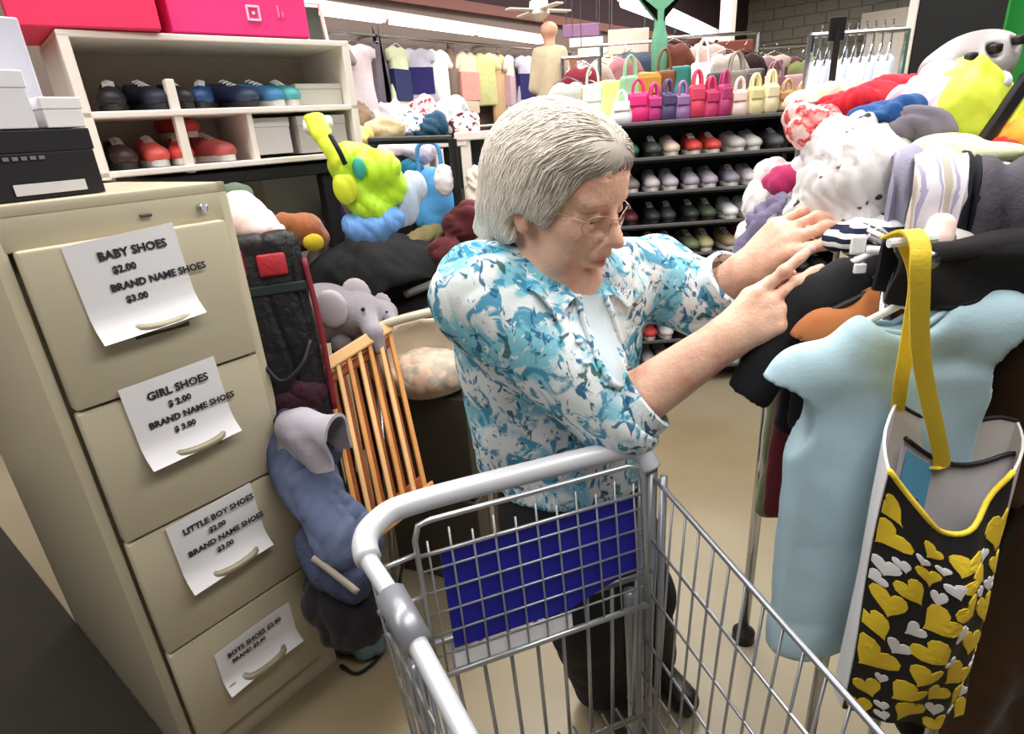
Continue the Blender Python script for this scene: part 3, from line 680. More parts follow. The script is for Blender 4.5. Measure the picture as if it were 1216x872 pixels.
carton(cp(.125, .25, zb + .111 + .095), (.14, .12, .19), rz(CR, .05), (200, 200, 212), 'tall pale grey box standing behind the low white boxes', 'shoe_box', 'white boxes on the cabinet', lid=0)
carton(cp(.04, .10, zb + .111 + .089 + .04), (.10, .12, .078), rz(CR, .0), (222, 224, 236), 'small white box topmost on the low white shoe box', 'shoe_box', 'white boxes on the cabinet', lid=.3)
carton(cp(.170, .105, zb + .111 + .025), (.065, .12, .048), rz(CR, .12), (244, 242, 244), 'flat white box lying on the right end of the black box', 'shoe_box', 'white boxes on the cabinet', lid=.4)

# ------------------------------------------------ white cubby shelf on a black table behind the cabinet
cub0 = np.array([-.985, 1.56, 0]); CUR = rz(CR, -.16); KL = .74
def kp(x, y, z): return cub0 + CUR @ np.array([x, y, z])
kz = 1.325
tb = T('black_table', 'black metal table behind the filing cabinet carrying the white cubby', 'table', kp(.42, .25, 0))
MB().rbox(kp(.53, .27, kz - .022), (.82, .5, .034), .004, CUR).build('tabletop', black_m, tb)
for x in (.17, .62, .88):
    for y in (.06, .48): MB().rbox(kp(x, y, (kz - .04) / 2), (.045, .045, kz - .04), .004, CUR).build('leg', black_m, tb)
cb = T('cubby_shelf', 'white painted cubby shelf of small compartments behind the filing cabinet', 'shelf', kp(KL / 2, .15, kz))
white_p = M('white_paint', (236, 226, 218), .5, 0, .04, 10)
HK = .325
for z in (kz + .012, kz + .15, kz + HK):
    MB().rbox(kp(KL / 2, .15, z), (KL, .3, .016), .003, CUR).build('shelf_board', white_p, cb)
for x in (.012, KL - .012): MB().rbox(kp(x, .15, kz + HK / 2), (.024, .3, HK), .003, CUR).build('side_panel', white_p, cb)
MB().rbox(kp(.215, .02, kz + .115), (.022, .03, .23), .003, CUR).build('divider', white_p, cb); MB().rbox(kp(.40, .15, kz + .08), (.016, .28, .135), .003, CUR).build('divider', white_p, cb)
MB().rbox(kp(KL / 2, .296, kz + HK / 2), (KL, .008, HK), .002, CUR).build('back_panel', M('cubby_back', (196, 182, 166), .6), cb)
def pair(x, z, cols, lab, y=.13, rot=math.atan2(CUR[1, 0], CUR[0, 0])):
    for i, (c, cn) in enumerate(cols):
        p = kp(x + i * .075, y, z); shoe(p[0], p[1], p[2], c, '%s %s' % (cn, lab[i]), 'shoes in the white cubby', rot + rng.normal(0, .25), .82)
pair(.1, kz + .16, [((40, 40, 44), 'black'), ((50, 52, 70), 'navy'), ((36, 36, 42), 'black'), ((40, 70, 120), 'blue')], ['child shoe nearest the left post on the upper cubby board', 'child shoe second on the upper cubby board', 'child shoe third on the upper cubby board', 'child shoe fourth on the upper cubby board'])
pair(.40, kz + .16, [((50, 60, 90), 'dark blue'), ((70, 130, 180), 'bright blue'), ((80, 170, 170), 'turquoise')], ['child shoe fifth on the upper cubby board', 'child shoe sixth on the upper cubby board', 'child shoe last on the upper cubby board'])
pair(.08, kz + .022, [((60, 40, 40), 'dark brown'), ((214, 90, 84), 'red'), ((210, 70, 66), 'red'), ((190, 90, 90), 'coral')], ['child shoe nearest the left post on the lower cubby board', 'child shoe second on the lower cubby board', 'child shoe third on the lower cubby board', 'child shoe by the divider on the lower cubby board'])
p = kp(.25, .2, kz + .06); shoe(p[0], p[1], kz + .09, (206, 70, 70), 'red child shoe lying on top of the lower cubby row', 'shoes in the white cubby', .9, .8)
carton(kp(.47, .12, kz + .08), (.11, .16, .1), CUR, (214, 208, 212), 'pale grey box right of the divider in the lower cubby', 'small_box')
carton(kp(.62, .12, kz + .078), (.16, .2, .105), CUR, (186, 178, 176), 'taupe grey box at the right end of the lower cubby', 'small_box')
carton(kp(.64, .14, kz + .19), (.15, .2, .06), CUR, (196, 192, 184), 'flat grey carton at the right end of the upper cubby', 'small_box')
# pink bins
def bin_(c, d, R, col, label, wave=.0):
    r = T('storage_bin', label, 'bin', np.array(c) - (0, 0, d[2] / 2), 0, 'pink fabric bins on the cubby'); m = M('bin_%d_%d_%d' % tuple(col), col, .6, 0, .06, 6, .12, 80)
    mb = MB(); x, y, z = np.array(d) / 2; c = np.array(c)
    for q in ((0, -y + .006), (0, y - .006)): mb.rbox(c + R @ np.array([q[0], q[1], 0]), (d[0], .012, d[2]), .004, R)
    for q in (-x + .006, x - .006): mb.rbox(c + R @ np.array([q, 0, 0]), (.012, d[1] - .01, d[2]), .004, R)
    mb.rbox(c + R @ np.array([0, 0, -z + .006]), (d[0] - .01, d[1] - .01, .012), .003, R); mb.build('body', m, r)
    mb = MB(); q = [c + R @ np.array([sx * (x + .004), sy * (y + .004), z]) for sx, sy in ((-1, -1), (1, -1), (1, 1), (-1, 1))]
    mb.tube(q, .011, 8, closed=True); mb.build('rim', m, r, smooth=.8)
    return r, c, d
b1, c1, d1 = bin_(kp(.085, .14, kz + HK + .010 + .095), (.30, .3, .19), rz(CUR, -.1), (232, 48, 96), 'rose red storage bin left of the hot pink one on the cubby')
b2, c2, d2 = bin_(kp(.435, .14, kz + HK + .010 + .075), (.37, .28, .15), CUR, (240, 52, 130), 'hot pink storage bin with a white square emblem on the cubby')
def onb(x, z): return c2 + CUR @ np.array([x, -d2[1] / 2 - .002, z])
m = MB()
for q in ((-.016, 0, .006, .036), (.016, 0, .006, .036), (0, .016, .036, .006), (0, -.016, .036, .006)): m.rbox(onb(.03 + q[0], q[1] - .02), (q[2], .003, q[3]), .001, CUR)
m.rbox(onb(.03, -.02), (.008, .003, .008), .001, CUR); m.build('emblem', M('pale_print', (250, 200, 220), .5), b2)
m = MB(); m.rbox(onb(.10, -.012), (.005, .003, .03), .001, CUR); m.rbox(onb(.112, -.02), (.004, .003, .016), .001, CUR); m.build('print', M('pale_pink_print', (246, 130, 180), .5), b2)
r = T('picture_frame', 'small white wire frame standing at the right end of the cubby', 'frame', kp(.70, .1, kz + HK + .01))
m = MB(); m.tube([kp(.66, .1, kz + HK + .012), kp(.655, .1, kz + HK + .12), kp(.715, .1, kz + HK + .12), kp(.725, .1, kz + HK + .012)], .006, 6, closed=True); m.build('frame', white_p, r)
MB().box(kp(.69, .112, kz + HK + .062), (.05, .006, .1), CUR).build('backing', M('frame_back', (70, 80, 70), .7), r)

# ================================================================== THINGS BELOW AND BEHIND THE CUBBY
carton(at(352, 232, 2.3), (.42, .3, .3), CR, (176, 170, 160), 'plain grey storage box under the black table', 'storage_box')
r = T('box_stand', 'black wire stand under the grey storage box', 'stand', at(352, 232, 2.3) * (1, 1, 0))
c = at(352, 232, 2.3)
for sx in (-.18, .18):
    for sy in (-.12, .12): MB().tube([c + CR @ np.array([sx, sy, -.15]), (c + CR @ np.array([sx, sy, 0])) * (1, 1, 0)], .012, 6).build('leg', black_m, r)
MB().rbox(c - (0, 0, .165), (.44, .32, .024), .004, CR).build('shelf', black_m, r)

# dark red and black folded golf-style bag leaning by the cabinet
def lean_bag():
    top = at(312, 292, 1.42); bot = at(354, 486, 1.36); L = np.linalg.norm(top - bot); z_ = (top - bot) / L
    x_ = np.array([.93, .36, 0]); x_ = x_ - z_ * (x_ @ z_); x_ /= np.linalg.norm(x_); y_ = np.cross(z_, x_); R = np.stack([x_, y_, z_], 1); c = (top + bot) / 2
    q = lambda x, y, z: c + R @ np.array([x, y, z])
    r = T('duffel_bag', 'tall black and dark red quilted bag standing beside the filing cabinet', 'bag', (bot[0], bot[1], 0))
    s = SDF(c - .48, c + .48, .006); s.box(c, (.080, .085, L / 2 + .03), R, .03, 0); nyl = M('black_nylon', (17, 15, 18), .55, 0, .4, 14, .6, 40, bdist=.008)
    def quilt(V):
        p = (V - c) @ R; return -.006 * (1 - np.minimum(1, np.abs(np.sin(p[:, 0] * 52 + .6 * np.sin(p[:, 2] * 14))) * 2.4)) + .006 * creases(V, 4, 5)
    s.build('body', nyl, r, 1, quilt)
    MB().rbox(q(.012, -.088, L / 2 - .045), (.062, .012, .05), .006, R).build('red_label', M('red_nylon', (176, 38, 48), .6, 0, .2, 20, .5, 60), r, smooth=.8)
    MB().tube(bez([q(-.082, -.07, L / 2 + .02), q(-.088, -.078, .05), q(-.084, -.07, -L / 2)], 8), .009, 8).build('piping', M('dark_red_trim', (120, 24, 40), .6), r, smooth=True)
    MB().tube(bez([q(.082, -.07, L / 2 - .04), q(.088, -.078, 0), q(.084, -.07, -L / 2)], 8), .007, 8).build('piping', M('dark_red_trim', (120, 24, 40), .6), r, smooth=True)
    MB().rbox(q(-.055, -.085, L / 2 - .035), (.024, .012, .06), .005, R).build('strap_tab', M('dark_red_trim', (120, 24, 40), .6), r)
    MB().rbox(q(0, -.086, L / 2 - .10), (.15, .008, .022), .003, R).build('dark_band', M('green_black_band', (26, 38, 36), .6), r)
    blob('base_panel', [(q(-.0, -.05, -L / 2 + .05), (.075, .05, .05)), (q(-.01, -.05, -L / 2 - .02), (.075, .05, .05))], M('maroon_cloth', (52, 14, 30), .8, 0, .3, 20, .8, 40, bdist=.01), r, .005, .02, .005)
    MB().tube(bez([q(-.05, -.095, -L / 2 + .14), q(-.02, -.115, -L / 2 + .1), q(.03, -.115, -L / 2 + .13), q(.06, -.095, -L / 2 + .18)], 6), .006, 6).build('carry_strap', black_m, r, smooth=True)
    m = MB(); m.rbox((bot[0], bot[1] + .02, (bot[2] - .04) / 2), (.12, .12, bot[2] - .04), .02); m.build('lower_body', nyl, r)
    return top
tp = lean_bag()
blob('folded_towel', [(at(296, 262, 1.44), (.055, .05, .045)), (at(288, 245, 1.46), (.04, .04, .035)), (at(312, 274, 1.42), (.05, .04, .025))], cloth((236, 208, 204)), None, .005, .02, .006, 11, 3)
tag(bpy.data.objects['folded_towel'], 'pale pink folded towel lying on the black and red bag', 'towel')
pb_ = blob('green_cloth', [(at(275, 232, 1.5), (.05, .05, .03))], cloth((88, 104, 84)), None, .006, .02, .004, 9, 4); tag(pb_, 'dark green folded cloth tucked behind the cabinet top corner', 'cloth')
q = blob('plush_toy', [(at(362, 272, 1.75), (.055, .05, .045)), (at(340, 268, 1.72), (.035, .03, .035)), (at(380, 282, 1.76), (.03, .03, .03))], M('brown_plush', (160, 92, 50), .95, 0, .2, 60, .5, 250, sheen=.4), None, .006, .015, .003, 14, 6); tag(q, 'brown plush toy lying behind the pink towel', 'plush toy')
q = blob('yellow_ball', [(at(372, 288, 1.70), (.03, .03, .025))], cloth((190, 168, 40)), None, .006, .01, .001, 9, 4); tag(q, 'small mustard yellow soft toy beside the brown plush', 'plush toy')
# grey plush elephants
def plush(px, py, Y, sc, label, col=(150, 144, 152)):
    c = at(px, py, Y); r = T('plush_elephant', label, 'plush toy', c - (0, 0, .08 * sc), 0, 'grey plush elephants above the gate')
    s = SDF(c - .3 * sc, c + .3 * sc, .007)
    s.ell(c, (.10 * sc, .09 * sc, .085 * sc), k=0); s.ell(c + np.array([.1, -.03, .0]) * sc, (.07 * sc, .065 * sc, .065 * sc), k=.02)
    s.chain([c + np.array(p) * sc for p in ((.13, -.07, 0), (.16, -.12, -.03), (.17, -.13, -.07))], [.03 * sc, .024 * sc, .018 * sc], k=.015)
    mm = M('grey_plush_%d' % col[0], col, .95, 0, .14, 60, .5, 260, sheen=.4); s.build('body', mm, r, 1)
    for q in (-1, 1):
        s = SDF(c - .4 * sc, c + .4 * sc, .007); s.ell(c + np.array([.07 + .02 * q, -.03 + .06 * q, .035]) * sc, (.045 * sc, .016 * sc, .055 * sc), k=0); s.build('ear', M('pale_plush', (196, 184, 190), .95), r, 1)
        for t_ in (-.05, .05): MB().ball(c + np.array([t_, q * .05, -.075]) * sc, (.032 * sc, .032 * sc, .035 * sc)).build('foot', mm, r, smooth=True)
    for q in (-.025, .025): MB().ball(c + np.array([.135, -.06 + q * .5, .03]) * sc + (0, q, 0), .006 * sc).build('eye', black_m, r, smooth=True)
plush(385, 372, 1.62, 1.0, 'larger grey plush elephant squeezed behind the top rail of the wooden gate')
plush(432, 372, 1.72, .62, 'smaller pale grey plush elephant right of the larger one', (172, 164, 172))

# ------------------------------------------------ wooden baby gate
wood = M('pine_wood', (206, 142, 78), .5, 0, .2, 16); wood_l = M('pale_wood', (226, 178, 120), .5, 0, .12, 16); wood_d = M('orange_wood', (176, 98, 44), .5, 0, .25, 16)
A0 = at(382, 438, 1.40); A1 = at(462, 388, 1.52); B0 = at(424, 640, 1.18); B1 = at(515, 588, 1.30)
g = T('baby_gate', 'leaning wooden slatted baby gate between the bag and the woman', 'gate', (B0 + B1) / 2 * (1, 1, 0))
dn = (B0 - A0); dn /= np.linalg.norm(dn); ax_ = (A1 - A0); ax_ /= np.linalg.norm(ax_); nn = np.cross(ax_, dn); GR = np.stack([ax_, nn, -dn], 1)
Lx = np.linalg.norm(A1 - A0)
MB().rbox((A0 + A1) / 2, (Lx + .02, .024, .035), .005, GR).build('top_rail', wood_l, g)
MB().rbox((B0 + B1) / 2, (np.linalg.norm(B1 - B0) + .02, .024, .035), .005, GR).build('bottom_rail', wood, g)
MB().rbox(A0 - ax_ * .012, (.012, .03, .038), .003, GR).build('end_cap', M('pale_cap', (238, 226, 206), .5), g)
for i in range(7):
    f = (i + .35) / 6.7; a = A0 * (1 - f) + A1 * f; b = B0 * (1 - f) + B1 * f
    MB().rbox((a + b) / 2, (.013, .017, np.linalg.norm(b - a)), .003, GR).build('slat', wood_l if i % 2 else wood, g)
off = nn * (-.045 if nn[1] < 0 else .045)
for i in range(6):
    f = (i + .8) / 6.7; a = A0 * (1 - f) + A1 * f + off; b = B0 * (1 - f) + B1 * f + off
    MB().rbox((a + b) / 2 + dn * .02, (.016, .014, np.linalg.norm(b - a) * .96), .003, GR).build('slat', wood_d, g)
for q, (u, v) in enumerate(((A0, A1), (B0, B1))):
    MB().rbox((u + v) / 2 + off + dn * .03 * (1 - 2 * q), (Lx, .02, .03), .004, GR).build('rear_rail', wood_d, g)

# ------------------------------------------------ bouncer seat, black stroller, dark boxes behind
c = at(505, 425, 1.62)
r = T('baby_bouncer', 'beige padded baby bouncer seat behind the wooden gate', 'baby seat', c * (1, 1, 0))
s = SDF(c - .4, c + .4, .009); s.ell(c, (.17, .12, .12), k=0); s.ell(c + np.array([.02, -.06, .05]), (.13, .1, .09), k=.03, sub=True)
s.build('seat_shell', M('beige_pad', (186, 172, 150), .9, 0, .1, 10, .3, 60), r, 1, lambda V: .006 * smooth_noise(V, 3, 6))
s = SDF(c - .4, c + .4, .008); s.ell(c + np.array([.01, -.02, -.035]), (.135, .10, .06), k=0); s.build('cushion', Mprint('bouncer_print', [(216, 200, 184), (176, 164, 150), (206, 176, 156), (222, 212, 198)], 36), r, 1, lambda V: .006 * smooth_noise(V, 8, 5) + .012 * creases(V, 8, 8))
m = MB(); m.tube(bez([c + np.array(p) for p in ((-.18, -.05, .08), (-.08, -.1, .14), (.08, -.1, .17), (.17, 0, .14))], 6), .012, 8); m.build('edge_tube', M('pale_tube', (200, 190, 170), .5), r, smooth=True)
m = MB()
for q in (-.14, .14): m.tube([c + (q, 0, -.08), (c + (q * 1.2, .1, 0)) * (1, 1, 0) + (0, 0, .02), (c + (q * 1.2, -.14, 0)) * (1, 1, 0) + (0, 0, .02), c + (q, -.04, -.08)], .01, 6)
m.build('frame', chrome, r, smooth=True)
c = at(455, 338, 2.0)
r = T('stroller', 'black baby stroller with hood behind the plush elephants', 'stroller', c * (1, 1, 0))
blk = M('black_fabric', (22, 22, 24), .85, 0, .2, 14, .2, 80)
s = SDF(c - .6, c + .6, .012); s.ell(c, (.26, .2, .17), k=0); s.ell(c + np.array([.12, -.14, -.1]), (.16, .16, .14), k=.02, sub=True); s.ell(c + np.array([.05, .05, -.15]), (.22, .16, .14), k=.03); s.build('hood', blk, r, 1, lambda V: .010 * smooth_noise(V, 2, 5) + .014 * creases(V, 6, 4))
m = MB(); m.tube(bez([c + np.array(p) for p in ((.1, -.16, .0), (.22, -.2, .05), (.36, -.18, .12))], 6), .012, 8); m.tube(bez([c + np.array(p) for p in ((.08, -.18, -.07), (.2, -.22, -.03), (.34, -.2, .05))], 6), .012, 8); m.build('push_bar', M('grey_metal', (170, 168, 164), .35, .8), r, smooth=True)
for sx in (-.2, .2):
    m = MB(); m.tube([c + (sx, 0, -.15), (c[0] + sx, c[1] - .1, .1)], .014, 8); m.build('frame_tube', black_m, r)
    Rw = frame_from((1, 0, 0)); MB().lathe([(.02, -.02), (.1, -.02), (.11, 0), (.1, .02), (.02, .02)], (c[0] + sx, c[1] - .1, .115), Rw).build('wheel', black_m, r)
q = carton(at(535, 500, 1.75), (.34, .3, .34), rz(CR, .3), (62, 56, 48), 'dark brown carton standing behind the gate beside the woman', 'carton', lid=0)
c = at(535, 500, 1.75)
q = carton((c[0], c[1], (c[2] - .17) / 2), (.36, .32, c[2] - .18), rz(CR, .3), (70, 64, 56), 'dark grey carton under the brown one behind the gate', 'carton', lid=0)
# jeans and dark things on the floor between cabinet and cart
jean = M('denim', (84, 94, 122), .9, 0, .25, 40, .3, 300)
def rag(name, balls, col, label, cat, mat=None, vox=.007, wr=.008, ws=17, seed=1):
    q = blob(name, balls, mat or cloth(col), None, vox, .02, wr, ws, seed); return tag(q, label, cat)
def jeans_leg(P, r0, r1, name, parent, mat, seed):
    P = bez(P, 5); lo = P.min(0) - .12; hi = P.max(0) + .12; s = SDF(lo, hi, .0055)
    for i in range(len(P) - 1):
        f0, f1 = i / (len(P) - 1), (i + 1) / (len(P) - 1); s.cap(P[i], P[i + 1], r0 + (r1 - r0) * f0, r0 + (r1 - r0) * f1, .012, flat=((.5, -.8, .2), .55))
    return s.build(name, mat, parent, 1, lambda V: .010 * smooth_noise(V, seed, 5) + .014 * creases(V * (1.3, 1.3, .8), seed, 6))
jn = T('jeans', 'blue grey jeans hanging in folds between cabinet and gate', 'jeans', at(400, 640, 1.14) * (1, 1, 0))
jeans_leg([at(345, 520, 1.26), at(362, 575, 1.2), at(388, 620, 1.15), at(412, 655, 1.12)], .060, .050, 'leg', jn, jean, 3)
jeans_leg([at(372, 560, 1.24), at(392, 600, 1.2), at(415, 625, 1.17), at(430, 650, 1.15)], .055, .045, 'leg', jn, jean, 9)
jeans_leg([at(352, 505, 1.28), at(368, 528, 1.27), at(380, 540, 1.26)], .055, .055, 'waistband', jn, M('dark_denim', (60, 66, 92), .9, 0, .25, 40, .6, 60, bdist=.008), 5)
sk = T('denim_skirt', 'dark denim skirt under the jeans with a pale hem', 'skirt', at(400, 680, 1.1) * (1, 1, 0))
jeans_leg([at(375, 640, 1.17), at(395, 670, 1.13), at(425, 690, 1.1)], .05, .05, 'fabric', sk, M('dark_denim', (60, 66, 92), .9), 15)
MB().tube(bez([at(372, 662, 1.09), at(395, 680, 1.07), at(425, 704, 1.05)], 6), .008, 8).build('hem', cloth((150, 140, 128)), sk, smooth=True)
rag('black_coat', [(at(400, 715, 1.14), (.08, .08, .07)), (at(425, 730, 1.13), (.08, .08, .08)), (at(410, 690, 1.22), (.09, .09, .10)), (at(405, 745, 1.12), (.06, .06, .04))], (34, 31, 34), 'black coat heaped on the floor under the jeans', 'coat', seed=19, ws=8, wr=.010)
rag('teal_scarf', [(atz(415, 752, .03), (.05, .06, .03)), (atz(440, 768, .02), (.05, .04, .02))], (84, 100, 104), 'grey teal scarf fallen on the floor by the cart', 'scarf', seed=12, ws=14)
MBc = MB(); MBc.tube(bez([atz(405, 790, .006), atz(425, 800, .006), atz(450, 780, .006), atz(452, 762, .006)], 8), .005, 6); tag(MBc.build('cord', black_m), 'dark thin cord lying on the floor beside the cabinet', 'cord')

# ================================================================== NEON TOY BAG AND MID-LEFT TABLE
c = at(432, 212, 1.75)
r = T('neon_bag', 'neon green and yellow bag hanging under the table clutter', 'bag', c - (0, 0, .2))
neon = M('neon_green', (190, 236, 50), .45, 0, .15, 8, .2, 30); ney = M('neon_yellow', (226, 240, 60), .45, 0, .1, 8)
blob('body', [(c, (.075, .06, .085)), (c + (-.03, -.02, .04), (.05, .05, .05)), (c + (.05, -.02, .02), (.06, .05, .05)), (c + (.02, -.01, -.07), (.06, .05, .05)), (c + (.07, 0, -.02), (.04, .04, .05))], neon, r, .005, .012, .009, 10, 4)
m = MB(); m.tube(bez([at(372, 138, 1.72), at(385, 165, 1.70), at(400, 188, 1.70), at(412, 205, 1.72)], 8), [.03] * 8 + [.026] * 8 + [.03] * 8 + [.034], 10, flat=.6); m.build('strap', ney, r, smooth=True)
m = MB(); m.tube(bez([at(392, 160, 1.66), at(402, 178, 1.65), at(410, 195, 1.66)], 6), .007, 6); m.build('black_cord', black_m, r, smooth=True)
blob('yellow_panel', [(c + (-.04, -.055, -.02), (.035, .02, .045))], ney, r, .005, .01, .003)
blob('teal_patch', [(c + (.005, -.062, .03), (.018, .012, .03))], M('teal_print', (60, 170, 150), .5), r, .004, .006, .001)
blob('blue_base', [(c + (-.035, -.03, -.125), (.042, .04, .032)), (c + (.02, -.03, -.135), (.04, .04, .036)), (c + (.068, -.03, -.118), (.036, .04, .034))], M('sky_blue', (110, 160, 226), .5), r, .005, .012, .006, 16)
rag('white_plastic_bag', [(at(478, 245, 1.78), (.04, .03, .06)), (at(490, 222, 1.8), (.03, .03, .04))], (196, 210, 232), 'pale translucent plastic bag right of the neon bag', 'bag', seed=15, ws=14)
rag('sun_hat', [(at(376, 150, 1.85), (.045, .04, .03))], (240, 244, 236), 'white sun hat lying above the neon strap', 'hat', seed=2)
c = at(514, 232, 2.1)
r = T('tote_bag', 'bright blue tote bag hanging from the dark table edge', 'bag', c - (0, 0, .13))
blob('body', [(c, (.06, .04, .09)), (c + (0, 0, -.06), (.075, .05, .07))], M('bright_blue', (84, 160, 222), .5, 0, .1, 8), r, .006, .02, .006, 7, 5)
MB().tube(bez([c + (-.04, 0, .07), c + (-.03, 0, .16), c + (.03, 0, .16), c + (.04, 0, .07)], 6), .008, 6).build('handle', M('bright_blue', (84, 160, 222), .5), r, smooth=True)
rag('teal_bag', [(at(490, 215, 2.15), (.05, .04, .07))], (40, 110, 140), 'teal cloth bag behind the bright blue tote', 'bag', seed=5)
rag('pink_cloth', [(at(472, 180, 2.2), (.07, .05, .03)), (at(502, 182, 2.2), (.05, .05, .035)), (at(490, 176, 2.2), (.08, .05, .02))], (232, 214, 222), 'pale pink cloth folded under the dark table edge', 'cloth', seed=6)
rag('white_cloth', [(at(527, 215, 2.0), (.03, .03, .05))], (238, 228, 232), 'white cloth hanging between blue tote and black post', 'cloth', seed=7)
# dark table with clutter
tz = at(480, 168, 2.6)[2]
tbl = T('clutter_table', 'long black table loaded with toys and cloths under the wall clothes', 'table', (-.55, 2.75, 0))
TD = rz(CR, -.35)
def tpn(x, y, z): return at(470, 168, 2.6) * (1, 1, 0) + TD @ np.array([x, y, 0]) + (0, 0, z)
MB().rbox(tpn(-.05, .3, tz - .02), (1.25, .6, .04), .005, TD).build('tabletop', black_m, tbl)
for x in (-.62, .25, .5):
    for y in (.03, .55): MB().rbox(tpn(x, y, (tz - .04) / 2), (.04, .04, tz - .04), .004, TD).build('leg', black_m, tbl)
cl = [(-.3, .1, (.09, .07, .04), (230, 130, 90), 'orange cloth bundle'), (-.16, .08, (.08, .06, .03), (226, 206, 120), 'yellow cloth bundle'), (-.02, .1, (.08, .06, .05), (210, 190, 150), 'straw coloured cloth bundle'), (.1, .12, (.08, .06, .06), (176, 196, 232), 'pale blue cloth bundle'),
      (.2, .1, (.08, .06, .05), (44, 76, 100), 'dark teal cloth bundle'), (-.4, .3, (.09, .07, .08), (60, 44, 50), 'black brown cloth bundle'), (-.22, .32, (.09, .07, .08), (226, 226, 226), 'white cloth bundle'), (-.05, .33, (.09, .07, .09), (130, 110, 90), 'brown cloth bundle'), (.12, .34, (.09, .07, .09), (196, 190, 200), 'lilac white cloth bundle'),
      (.27, .34, (.08, .07, .10), (190, 80, 96), 'rose red cloth bundle'), (.4, .3, (.08, .07, .09), (196, 206, 206), 'mint white cloth bundle'), (-.52, .12, (.08, .06, .05), (90, 130, 80), 'green cloth bundle'), (.36, .1, (.07, .05, .05), (120, 60, 70), 'maroon cloth bundle')]
for i, (x, y, rr, col, lab) in enumerate(cl):
    c = tpn(x, y, tz + rr[2] * .8); q = blob('cloth_bundle', [(c, rr), (c + TD @ np.array([.03, -.01, 0]), (rr[0] * .7, rr[1] * .7, rr[2] * 1.15)), (c + TD @ np.array([-.04, .01, -.01]), (rr[0] * .7, rr[1] * .8, rr[2] * .8))], cloth(col) if i % 3 else Mprint('bundle_print_%d' % i, [col, (236, 232, 226), col, tuple(int(v * .5) for v in col)], 40, [0, .5, .56, .64]), None, .008, .014, .013, 15, i)
    tag(q, lab + ' heaped on the long black table', 'cloth', 'cloth bundles on the long black table')
# black post and white shelf frame near the woman's back
a = at(537, 165, 2.0); b = at(541, 290, 2.0)
r = T('display_stand', 'black slender display post left of the white shelf frame', 'stand', (a[0], a[1], 0))
MB().tube([(a[0], a[1], .02), (a[0], a[1], a[2])], .014, 8).build('post', black_m, r); MB().tube([(a[0], a[1], a[2]), (a[0] - .28, a[1] + .1, a[2] + .01)], .012, 8).build('arm', black_m, r); MB().lathe([(.16, 0), (.16, .015), (.02, .03)], (a[0], a[1], 0)).build('base', black_m, r)
c0 = at(579, 160, 2.5)
r = T('shelf_frame', 'white painted shelf frame just behind the shoulder of the woman', 'shelf', (c0[0], c0[1], 0))
for x in (-.09, .12, .34):
    for y in (0, .4): MB().rbox((c0[0] + x - (.0), c0[1] + y, c0[2] / 2), (.04, .04, c0[2]), .004).build('post', white_p, r)
for z in (c0[2], c0[2] - .5, c0[2] - .95): MB().rbox((c0[0] + .12, c0[1] + .2, z), (.5, .46, .03), .004).build('shelf_board', white_p, r)
MB().rbox((c0[0] - .15, c0[1] + .0, c0[2] - .02), (.14, .05, .03), .004).build('ledge', white_p, r)
carton(at(572, 192, 2.64), (.16, .14, .2), CR, (48, 62, 56), 'dark green box on the white shelf frame', 'small_box')
rag('beige_cloth', [(at(566, 222, 2.35), (.04, .04, .08)), (at(574, 238, 2.34), (.06, .04, .04))], (226, 214, 194), 'cream cloth draped under the dark green box', 'cloth', seed=4)
rag('maroon_jacket', [(at(548, 268, 2.0), (.07, .05, .05)), (at(560, 255, 2.0), (.05, .05, .05)), (at(528, 300, 1.95), (.06, .05, .05))], (96, 44, 48), 'maroon jacket bundled left of the shoulder of the woman', 'jacket', seed=21)
rag('olive_cloth', [(at(500, 285, 2.05), (.07, .05, .03)), (at(520, 275, 2.08), (.05, .05, .03))], (130, 120, 84), 'olive and tan cloth lying above the stroller', 'cloth', seed=22)
rag('grey_sweater', [(at(400, 300, 2.1), (.08, .06, .07)), (at(380, 320, 2.05), (.05, .05, .07))], (104, 100, 92), 'dull grey sweater bundled left of the stroller', 'sweater', seed=23)
rag('purple_cloth', [(at(398, 258, 2.2), (.04, .04, .06))], (74, 56, 104), 'dark purple cloth left of the neon bag', 'cloth', seed=24)

# ================================================================== THE WOMAN
from mathutils.bvhtree import BVHTree
def unit(v): v = np.array(v, float); return v / np.linalg.norm(v)
woman = T('person', 'elderly woman with grey white hair and glasses in a blue floral shirt reaching for hangers', 'person', (.2, 1.05, 0))
SR, SL = at(572, 352, .88), at(772, 330, 1.04)
ER, WR_ = at(738, 488, .84), at(868, 398, .82)
EL, WL_ = at(838, 358, 1.0), at(884, 322, .94)
NB = at(655, 310, .93)                                   # base of the neck
C1, C2, C3 = at(662, 400, .975), at(672, 490, 1.0), at(684, 570, 1.02)
sd = unit((SL - SR) * (1, 1, .4)); sf = unit(np.cross((0, 0, 1), sd) * -1)
if sf[1] > 0: sf = -sf
TR = np.stack([sd, sf, np.cross(sd, sf)], 1)             # torso frame: her left, her front, up or down
skin = M('skin', (236, 190, 166), .5, 0, .16, 55, .35, 160, spec=.35)
